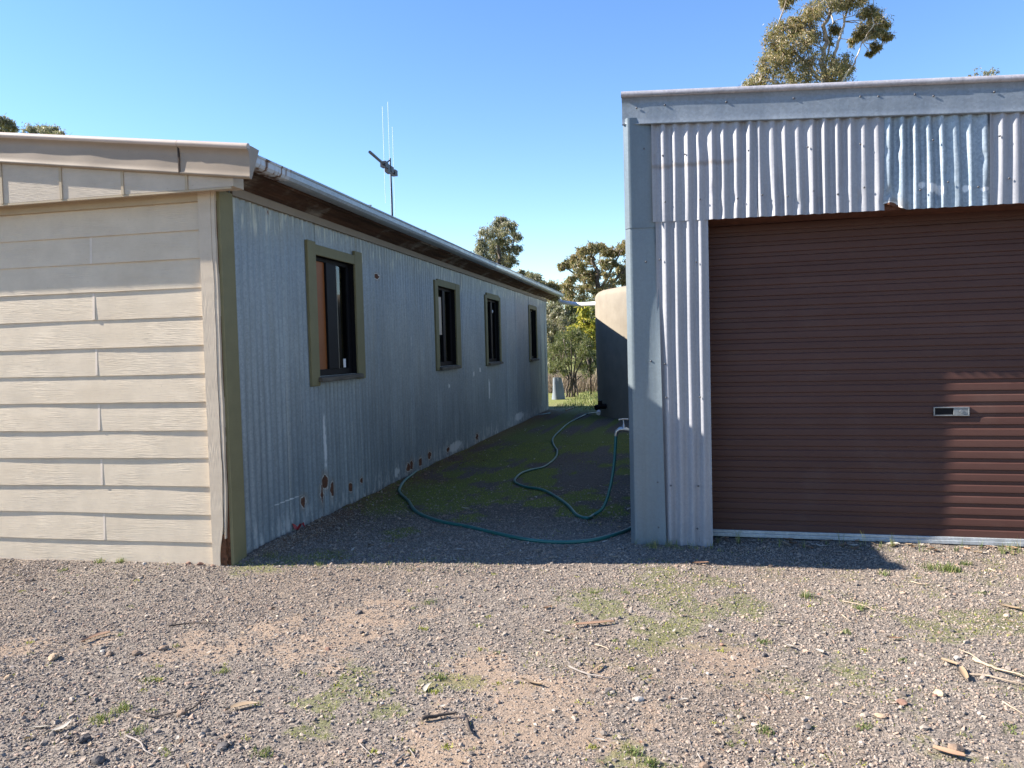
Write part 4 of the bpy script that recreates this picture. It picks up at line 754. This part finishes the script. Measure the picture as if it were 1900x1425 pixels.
# fence picket and pale guard
px_, py_ = on_ground(1097, 736); P_ = thing('fence_picket', 'thin dark steel picket standing right of the small tree', 'post', (px_, py_, 0)); MB().box(-.02, .02, -.003, .003, -.05, 1.15).box(-.003, .003, .003, .03, -.05, 1.15).obj('post', m_dark, P_)
gx_, gy_ = on_ground(1034, 741); m_pale = painted('pale_bluish_sheet', (.20, .23, .26), (.11, .12, .13), 0, .7)
mb = MB(); zz = np.linspace(0, .60, 14); P = np.zeros((14, 17, 3))
for i, z in enumerate(zz):
    for j in range(17):
        a = 2*math.pi*j/16; r = .19-.09*(z/.62)**1.3+.03*math.sin(3*a+z*5); P[i, j] = (r*math.cos(a)*(1 if math.cos(a) > 0 else .8), r*.8*math.sin(a), z-.02)
o = mb.grid(P, True).add(P[-1, :16], [tuple(range(16))]).obj('tree_guard', m_pale, None, (gx_, gy_, 0)); tag(o, 'pale bluish upright plastic guard left of the small tree', 'tree guard')
# ------------------------------------------------------------------ things lying on the ground
m_rocks = {'brown': simple('brown_rock', (.20, .14, .10), .9, 0, .35, 30, .5), 'dark grey': simple('dark_grey_rock', (.085, .075, .072), .9, 0, .4, 30, .5), 'tan': simple('tan_rock', (.38, .27, .18), .9, 0, .3, 30, .5), 'reddish': simple('reddish_rock', (.20, .115, .085), .9, 0, .35, 30, .5), 'pale': simple('pale_rock', (.34, .31, .28), .9, 0, .2, 30, .4)}
def rock(px, py, s, colr, label, flat=.7, grp=None):
    v, f = ICO; x, y = on_ground(px, py); V = []
    bm = [v]; edges = {}; F2_ = []; V2_ = [p for p in v]
    def midp(a, b):
        k = (min(a, b), max(a, b))
        if k not in edges: m_ = (V2_[a]+V2_[b])/2; V2_.append(m_/np.linalg.norm(m_)); edges[k] = len(V2_)-1
        return edges[k]
    for a, b, c_ in f: ab, bc, ca = midp(a, b), midp(b, c_), midp(c_, a); F2_ += [(a, ab, ca), (ab, b, bc), (ca, bc, c_), (ab, bc, ca)]
    A = np.array(V2_); 
    for _ in range(7): n_ = RNG.normal(size=3); n_ /= np.linalg.norm(n_); h = RNG.uniform(.55, .85); dd_ = A@n_; A = A-np.maximum(dd_-h, 0)[:, None]*n_
    A = A*np.array([RNG.uniform(.9, 1.35), RNG.uniform(.8, 1.1), flat])*s; A += RNG.normal(0, s*.02, A.shape)
    o = MB().add(A, F2_).obj('rock', m_rocks[colr], None, (x, y, gz(x, y)+s*flat*.45)); o.rotation_euler = (RNG.uniform(-.2, .2), RNG.uniform(-.2, .2), RNG.uniform(0, 6)); tag(o, label, 'rock', grp); return o
for px, py, s, c_, lab in [(303, 1203, .026, 'brown', 'brown angular rock, rightmost of three in a row on the left gravel'), (253, 1213, .026, 'brown', 'mossy brown rock in the middle of three on the left gravel'), (205, 1211, .022, 'brown', 'brown rock, leftmost of three in a row on the left gravel'),
    (100, 1219, .034, 'tan', 'flat orange-tan stone on the far left gravel'), (17, 1258, .022, 'tan', 'tan stone at the left edge of the yard'), (338, 1331, .024, 'brown', 'brown rock at the end of the long bent twig'), (157, 1375, .026, 'dark grey', 'dark rock near the bottom left, by the pale leaves'), (183, 1419, .03, 'dark grey', 'dark rock at the bottom edge, left of the forked twig'),
    (413, 1394, .024, 'dark grey', 'dark pointed rock near the bottom, right of the forked twig'), (421, 1375, .016, 'brown', 'small brown rock just above the dark pointed one'), (666, 1139, .022, 'dark grey', 'dark stone on the bare patch in front of the passage'), (1000, 1213, .017, 'tan', 'smooth orange stone in the middle of the yard'), (1130, 1284, .02, 'dark grey', 'small black stone right of the yard centre'), (1188, 1299, .021, 'pale', 'whitish stone right of the black stone'),
    (1243, 1296, .012, 'reddish', 'small red stone beside the whitish stone'), (1743, 1289, .026, 'tan', 'upright tan rock with a dark shadow below the pale sticks'), (1633, 1333, .021, 'tan', 'square tan stone on the right foreground'), (1674, 1309, .021, 'reddish', 'orange-red stone above the square tan stone'), (1418, 1218, .017, 'dark grey', 'dark stone below the green tuft on the right'), (1404, 1245, .014, 'dark grey', 'blackish stone, lower of two dark stones on the right'),
    (1773, 1395, .03, 'brown', 'long brown stone at the bottom right'), (1318, 1165, .015, 'pale', 'white stone in front of the jamb of the shed'), (1340, 1200, .014, 'reddish', 'small reddish stone in front of the shed jamb'), (1500, 1350, .016, 'dark grey', 'dark stone low in the right foreground'), (1306, 1420, .022, 'brown', 'brown stone cut by the bottom edge, right of centre'), (1775, 1226, .018, 'pale', 'pale stone left of the pale sticks'),
    (350, 1047, .022, 'reddish', 'broken red stone at the foot of the weatherboards'), (372, 1049, .022, 'reddish', 'red stone fragment beside the rotted post'), (325, 1044, .02, 'brown', 'brown stone under the weatherboard edge'), (268, 1048, .017, 'pale', 'pale stone under the weatherboards'), (395, 1052, .016, 'reddish', 'smallest red fragment at the rotted post foot'), (520, 1052, .013, 'pale', 'pale pebble on the shadow edge by the house corner'), (1105, 1147, .014, 'dark grey', 'dark pebble just above the orange bark strip'), (1050, 1186, .014, 'dark grey', 'dark pebble below the orange bark strip'), (1430, 1050, .016, 'brown', 'brown stone on the shadow edge before the door'), (940, 1060, .012, 'tan', 'tan pebble on the shadow edge of the passage')]:
    rock(px, py, s*.82, c_, lab)
for i in range(36):
    px, py = RNG.uniform(20, 1880), RNG.uniform(1090, 1420); x, y = on_ground(px, py)
    c_ = ['brown', 'dark grey', 'tan', 'reddish', 'pale', 'dark grey'][i % 6]
    rock(px, py, RNG.uniform(.008, .013), c_, f'{c_} pebble larger than the loose gravel around it', .75, f'scattered {c_} pebbles')
m_stick = {'pale': simple('pale_dry_stick', (.33, .255, .185), .85, 0, .25, 20, .3), 'dark': simple('dark_dead_stick', (.055, .042, .036), .9, 0, .4, 20, .3), 'grey': simple('grey_dead_stick', (.22, .19, .17), .9, 0, .3, 20, .3)}
def stick(pts, r, c_, label, sides=(), h=.010):
    r *= .8
    P = np.array([(*on_ground(x, y), 0.0) for x, y in pts]); P[:, 2] = ground_z(P[:, 0], P[:, 1])+r+h*np.array([.3+.7*((i*7) % 3)/2 for i in range(len(P))])
    o0 = P[0].copy(); S = spline(P-o0, 5); mb = MB(); S[1:-1] += RNG.normal(0, r*.18, (len(S)-2, 3)); mb.tube(S, np.linspace(r, r*.45, len(S)), 7)
    for (i, dx, dy) in sides: k = min(len(S)-2, int(i*len(S))); mb.tube([S[k], S[k]+np.array([dx*.5, dy*.5, .012]), S[k]+np.array([dx, dy, .006])], [r*.6, r*.45, r*.25], 6)
    tag(mb.obj('stick', m_stick[c_], None, tuple(o0)), label, 'stick')
stick([(258, 1323), (287, 1335), (330, 1331), (357, 1321), (377, 1297)], .0055, 'dark', 'long bent black twig on the left foreground gravel', [(.75, .03, .08)])
stick([(235, 1372), (262, 1386), (268, 1402), (288, 1412)], .005, 'grey', 'forked twig at the bottom left', [(.3, .07, .05), (.6, -.05, -.03)])
stick([(313, 1161), (350, 1157), (400, 1160)], .006, 'dark', 'dark stick across the gravel in front of the weatherboards'); stick([(80, 1365), (110, 1352)], .006, 'pale', 'short pale stick at the left foreground')
stick([(784, 1342), (815, 1336), (848, 1331)], .010, 'dark', 'thick dark stick at the bottom centre'); stick([(1056, 1240), (1085, 1254), (1115, 1262), (1132, 1263)], .0055, 'grey', 'thin curved grey stick right of centre')
stick([(1104, 1200), (1122, 1206), (1130, 1213)], .004, 'pale', 'short pale curved twig above the curved grey stick'); stick([(730, 1422), (750, 1405)], .006, 'grey', 'grey stick cut off at the bottom edge'); stick([(866, 1338), (872, 1362), (876, 1370)], .007, 'dark', 'short black stick right of the thick dark stick'); stick([(668, 1384), (690, 1408)], .003, 'grey', 'thin grey twig in the bottom centre-left'); stick([(760, 1392), (770, 1408)], .003, 'grey', 'thinner grey twig left of the bottom centre')
stick([(1806, 1229), (1835, 1242), (1862, 1253), (1905, 1262)], .008, 'pale', 'thick pale branch at the right edge, upper of two', [(.2, -.05, .12), (.5, .1, -.14)]); stick([(1796, 1256), (1830, 1260), (1865, 1268), (1910, 1275)], .006, 'pale', 'pale branch at the right edge, lower of two', [(.3, .03, .06)])
stick([(1563, 1118), (1600, 1128), (1625, 1140)], .0035, 'pale', 'thin pale straw on the gravel before the door'); stick([(1562, 1146), (1580, 1160)], .0035, 'pale', 'short pale straw in the right gravel'); stick([(1690, 1082), (1715, 1089), (1738, 1086)], .004, 'pale', 'pale straw near the lit threshold'); stick([(1835, 1060), (1850, 1068)], .006, 'pale', 'white stick left of the right edge near the door'); stick([(1780, 1056), (1830, 1057)], .004, 'pale', 'straw by the green tuft at the door')
stick([(1548, 1300), (1590, 1312)], .003, 'pale', 'fine straw in the right foreground'); stick([(1860, 1305), (1900, 1330)], .004, 'pale', 'pale straw below the branches at the right'); stick([(1295, 1398), (1302, 1412)], .004, 'grey', 'grey twig at the bottom right of centre')
stick([(1050, 763), (1068, 756)], .022, 'pale', 'pale stick lying near the far end of the passage'); stick([(528, 972), (540, 976), (552, 977)], .008, 'dark', 'dark stick poking from the litter against the iron wall', h=.06); stick([(560, 1008), (590, 988)], .003, 'pale', 'pale straw in the shade by the iron wall'); stick([(1325, 1360), (1370, 1362)], .003, 'dark', 'fine dark twig in the right foreground')
m_leaf = {'tan': leafmat('tan_dry_leaf', [(0, (.22, .15, .09)), (1, (.36, .27, .18))], .6, .1), 'pale': leafmat('bleached_leaf', [(0, (.30, .27, .22)), (1, (.45, .41, .36))], .6, .1), 'brown': leafmat('brown_dry_leaf', [(0, (.12, .07, .045)), (1, (.24, .14, .09))], .6, .1), 'orange': leafmat('orange_bark', [(0, (.28, .155, .095)), (1, (.40, .26, .17))], .7, .05)}
def leafmesh(L, W, curl, up=0):
    n = 9; u = np.linspace(0, 1, n); P = np.zeros((n, 3, 3)); wv = W*np.sin(np.pi*u**.8)**.8*.5
    sw = .14*L*np.sin(u*math.pi)*RNG.choice([-1, 1])
    for j, s in enumerate((-1, 0, 1)): P[:, j, 0] = (u-.5)*L; P[:, j, 1] = s*wv+sw; P[:, j, 2] = curl*L*(2*u-1)**2+(abs(s))*W*.18+u*up*L
    return P
def leaf(px, py, L, W, c_, label, grp=None, rz=None, name='dry_leaf', cat='leaf', xy=None):
    x, y = xy if xy is not None else on_ground(px, py); o = MB().grid(leafmesh(L, W, RNG.uniform(.0, .10), RNG.uniform(0, .1)), True).obj(name, m_leaf[c_], None, (x, y, gz(x, y)+.008)); o.rotation_euler = (RNG.uniform(-.25, .25), RNG.uniform(-.15, .15), RNG.uniform(0, 6.28) if rz is None else rz); tag(o, label, cat, grp)
for px, py, L, W, c_, lab, rz in [(113, 1352, .09, .024, 'pale', 'pale upright-lying leaf on the left foreground', 1.2), (73, 1353, .085, .016, 'pale', 'narrow white leaf left of the wider pale leaf', .1), (796, 1278, .085, .02, 'pale', 'white narrow leaf pointing at the camera, centre', 1.5), (986, 1272, .10, .026, 'tan', 'tan leaf right of the bare dirt', -.4), (1013, 1177, .055, .02, 'pale', 'small white leaf in the middle of the yard', -.6), (821, 1318, .03, .018, 'pale', 'tiny white leaf above the thick dark stick', .9), (1464, 1205, .05, .022, 'pale', 'white leaf on the right gravel', -.9), (1873, 1133, .11, .03, 'tan', 'tan leaf on edge near the right mossy patch', -.8), (450, 1318, .12, .03, 'tan', 'pinkish tan bark flake left of centre foreground', .5), (1016, 1131, .06, .03, 'brown', 'dark brown leaf before the passage', 1.0), (1520, 1214, .05, .02, 'pale', 'pale folded leaf right of the white leaf', -1.0), (1660, 1190, .07, .02, 'brown', 'dark leaf flat on the right gravel', .1), (1300, 1049, .10, .03, 'brown', 'reddish brown bark on the shadow edge by the shed corner', .1)]:
    leaf(px, py, L, W, c_, lab, None, rz)
for pts, wd, c_, lab in [([(1068, 1166), (1100, 1163), (1140, 1158)], .028, 'orange', 'orange curled bark strip in the middle of the yard'), ([(153, 1190), (180, 1180), (205, 1175)], .035, 'orange', 'orange bark strip on the left gravel'), ([(1100, 1248), (1118, 1236)], .018, 'tan', 'curled tan bark right of the bare dirt'), ([(1730, 1398), (1765, 1408), (1790, 1412)], .03, 'orange', 'orange bark strip at the bottom right'), ([(1780, 1245), (1792, 1265)], .03, 'tan', 'tan bark flake by the pale branches'), ([(1745, 1230), (1775, 1240)], .026, 'tan', 'tan bark flake left of the pale branches')]:
    P = np.array([(*on_ground(x, y), 0.0) for x, y in pts]); P[:, 2] = ground_z(P[:, 0], P[:, 1])+.012; o0 = P[0].copy(); S = spline(P-o0, 6); d = np.gradient(S, axis=0); nn = np.stack([-d[:, 1], d[:, 0], 0*d[:, 0]], -1); nn /= np.linalg.norm(nn, axis=1)[:, None]+1e-9
    wv = wd*(.5+.5*np.sin(np.linspace(.4, 2.8, len(S)))); G = np.stack([S+nn*(k*wv/2)[:, None]+np.array([0, 0, .22*wd*k*k]) for k in (-1, -.5, 0, .5, 1)], 1); tag(MB().grid(G, True).obj('bark_strip', m_leaf[c_], None, tuple(o0)), lab, 'bark')
for i in range(64):
    px, py = RNG.uniform(10, 1890), RNG.uniform(1070, 1422); c_ = ['tan', 'pale', 'brown', 'tan'][i % 4]
    leaf(px, py, RNG.uniform(.02, .045), RNG.uniform(.006, .012), c_, f'small {c_} dry leaf lying on the sunlit gravel', f'small {c_} leaves on the sunlit gravel')
n_ = 0
while n_ < 75:
    px, py = RNG.uniform(520, 1175), RNG.uniform(790, 1040); x, y = on_ground(px, py)
    if x < XS+.06 or inside_building(np.array([x]), np.array([y]))[0]: continue
    n_ += 1; c_ = ['tan', 'brown', 'tan', 'pale'][n_ % 4]; leaf(px, py, RNG.uniform(.03, .075), RNG.uniform(.012, .02), c_, f'small {c_} dry leaf on the shaded ground of the passage', f'small {c_} leaves in the passage')
for i in range(50):
    x = RNG.uniform(.55, 2.4); c_ = ['tan', 'orange', 'brown', 'pale', 'tan'][i % 5]; p = sh(x, RNG.uniform(.06, .235), 0); leaf(0, 0, RNG.uniform(.03, .09), RNG.uniform(.012, .028), c_, f'{c_} leaf or bark scrap drifted against the roller door', f'{c_} scraps along the roller door', xy=(p[0], p[1]))
for i in range(60):
    y = RNG.uniform(YF+.5, 9.5); x = XS+RNG.uniform(.03, .20); c_ = ['brown', 'orange', 'brown', 'tan'][i % 4]; leaf(0, 0, RNG.uniform(.03, .07), RNG.uniform(.012, .022), c_, f'{c_} leaf scrap heaped along the foot of the iron wall', f'{c_} scraps along the iron wall', xy=(x, y))
x, y = on_ground(548, 994); P = leafmesh(.10, .06, .12, .2); P[..., 2] += .02*np.sin(P[..., 0]*90)
tag(MB().grid(P, True).obj('red_scrap', simple('faded_red_plastic', (.42, .03, .035), .5, 0, .2), None, (x+.03, y, gz(x, y)+.02)), 'crumpled red scrap at the foot of the iron wall', 'scrap')
# fine leaf and bark flecks strewn everywhere
m_fleck = leafmat('leaf_flecks', [(0, (.07, .045, .03)), (.3, (.16, .10, .065)), (.55, (.29, .20, .13)), (.8, (.36, .28, .20)), (1, (.52, .47, .40))], .65, .08)
fx_ = np.concatenate([scatter(2600, -4.8, 3.2, 1.8, 5.2, lambda x, y: fr(x, y)*(.25+.75*sstep(.45, .65, fbm(x*2.2, y*2.2, 83, 3)))), scatter(3400, -2.75, -.2, 4.6, 13, lambda x, y: .25+.75*sstep(.42, .6, fbm(x*2.6, y*2.6, 87, 3))+.9*np.exp(-((x-XS)/.45)**2))])
n = len(fx_); L_ = RNG.lognormal(math.log(.016), .45, n).clip(.006, .045); W_ = L_*RNG.uniform(.12, .42, n); a_ = RNG.uniform(0, 6.28, n); d_ = np.stack([np.cos(a_), np.sin(a_), RNG.normal(0, .22, n)], -1); s_ = np.stack([-np.sin(a_), np.cos(a_), RNG.normal(0, .35, n)], -1)
c_ = np.concatenate([fx_, (ground_z(fx_[:, 0], fx_[:, 1])+.006)[:, None]], 1); bow = np.stack([0*a_, 0*a_, L_*RNG.uniform(0, .18, n)], -1)
V = np.stack([c_-d_*L_[:, None]/2, c_-d_*L_[:, None]*.12+s_*W_[:, None]/2+bow, c_+d_*L_[:, None]/2, c_-d_*L_[:, None]*.12-s_*W_[:, None]/2+bow], 1).reshape(-1, 3)
o = fast_obj('leaf_litter', V, np.arange(n*4).reshape(n, 4), 4, m_fleck); o['kind'] = 'stuff'; o['label'] = 'fine leaf and bark flecks strewn over the gravel and the passage'; o['category'] = 'leaf litter'
# grass tufts
def tuft(px, py, n, h, rad, label, grp=None, xy=None, mat=None, wd=.0035, lean=.9):
    x, y = xy if xy is not None else on_ground(px, py); q = RNG.normal(0, rad*.5, (n, 2)); V, Fc = blades(q, RNG.uniform(.45, 1.0, n)*h, np.full(n, wd), lean, z=np.full(n, -.004))
    o = fast_obj('grass_tuft', V, Fc, 3, mat or m_grass); o.location = (x, y, gz(x, y)); tag(o, label, 'grass tuft', grp)
for px, py, n, h, rad, lab in [(1763, 1062, 160, .06, .05, 'bushy green tuft on the gravel in front of the roller door'), (1725, 1058, 80, .05, .05, 'yellowing tuft just left of the bushy one by the door'), (1793, 1052, 50, .05, .03, 'small tuft right of the bushy one by the door'), (185, 1338, 90, .035, .035, 'green tuft at the lower left foreground'), (227, 1317, 90, .035, .035, 'green tuft above and right of the lower left tuft'), (253, 1361, 70, .025, .04, 'flat green tuft under the black twig'), (183, 1043, 40, .05, .03, 'tuft against the weatherboards, left of two'), (225, 1044, 50, .05, .03, 'tuft against the weatherboards, right of two'), (117, 1058, 50, .035, .03, 'tuft in the gravel before the weatherboards'), (412, 1245, 60, .03, .03, 'small tuft left of centre'), (277, 1261, 60, .03, .04, 'dark tuft behind the black twig'), (488, 1403, 70, .03, .035, 'bluish tuft at the bottom, left of centre'), (816, 1258, 70, .03, .022, 'round bright tuft in the centre'), (1419, 1355, 80, .03, .03, 'bluish-green tuft in the right foreground'), (1418, 1193, 60, .035, .03, 'green tuft on the right gravel'), (1496, 1110, 60, .05, .03, 'tall tuft before the roller door shadow'), (1594, 1133, 60, .04, .03, 'tuft right of the tall tuft'), (1208, 1416, 60, .035, .02, 'bright leafy sprig at the bottom edge'), (1173, 1397, 50, .035, .03, 'bright sprig above the bottom edge sprig'), (796, 1118, 50, .03, .035, 'dark green tuft before the passage'), (1604, 1350, 60, .025, .03, 'yellow-green tuft low in the right foreground'), (1105, 1103, 50, .03, .03, 'tuft in front of the passage'), (1572, 1178, 40, .03, .025, 'little tuft right of centre gravel'), (1640, 1065, 40, .05, .03, 'wispy tuft near the tip of the house shadow'), (1820, 1105, 40, .03, .03, 'small tuft at the right, before the door'), (590, 1050, 30, .06, .03, 'tuft on the shadow edge in front of the passage')]:
    tuft(px, py, n, h, rad, lab)
for i in range(26):
    x = RNG.uniform(.5, 2.4); p = sh(x, RNG.uniform(.02, .2), 0); tuft(0, 0, int(RNG.uniform(5, 14)), RNG.uniform(.05, .14), .015, 'wispy grass standing along the foot of the roller door', 'wisps along the roller door', (p[0], p[1]), wd=.0028, lean=.4)
for i in range(24):
    p = sh(RNG.uniform(-.02, .55), RNG.uniform(-.12, -.02), 0); tuft(0, 0, int(RNG.uniform(6, 16)), RNG.uniform(.03, .08), .02, 'wispy grass at the foot of the shed corner', 'wisps at the shed corner', (p[0], p[1]), wd=.0026, lean=.6)
for i in range(110):
    px, py = RNG.uniform(10, 1890), RNG.uniform(1065, 1422); tuft(px, py, int(RNG.uniform(10, 30)), RNG.uniform(.010, .024), .022, 'small seedling tuft among the sunlit gravel', 'small tufts in the gravel', wd=.0045, mat=(m_moss if i % 2 else None))
bpy.context.view_layer.update()
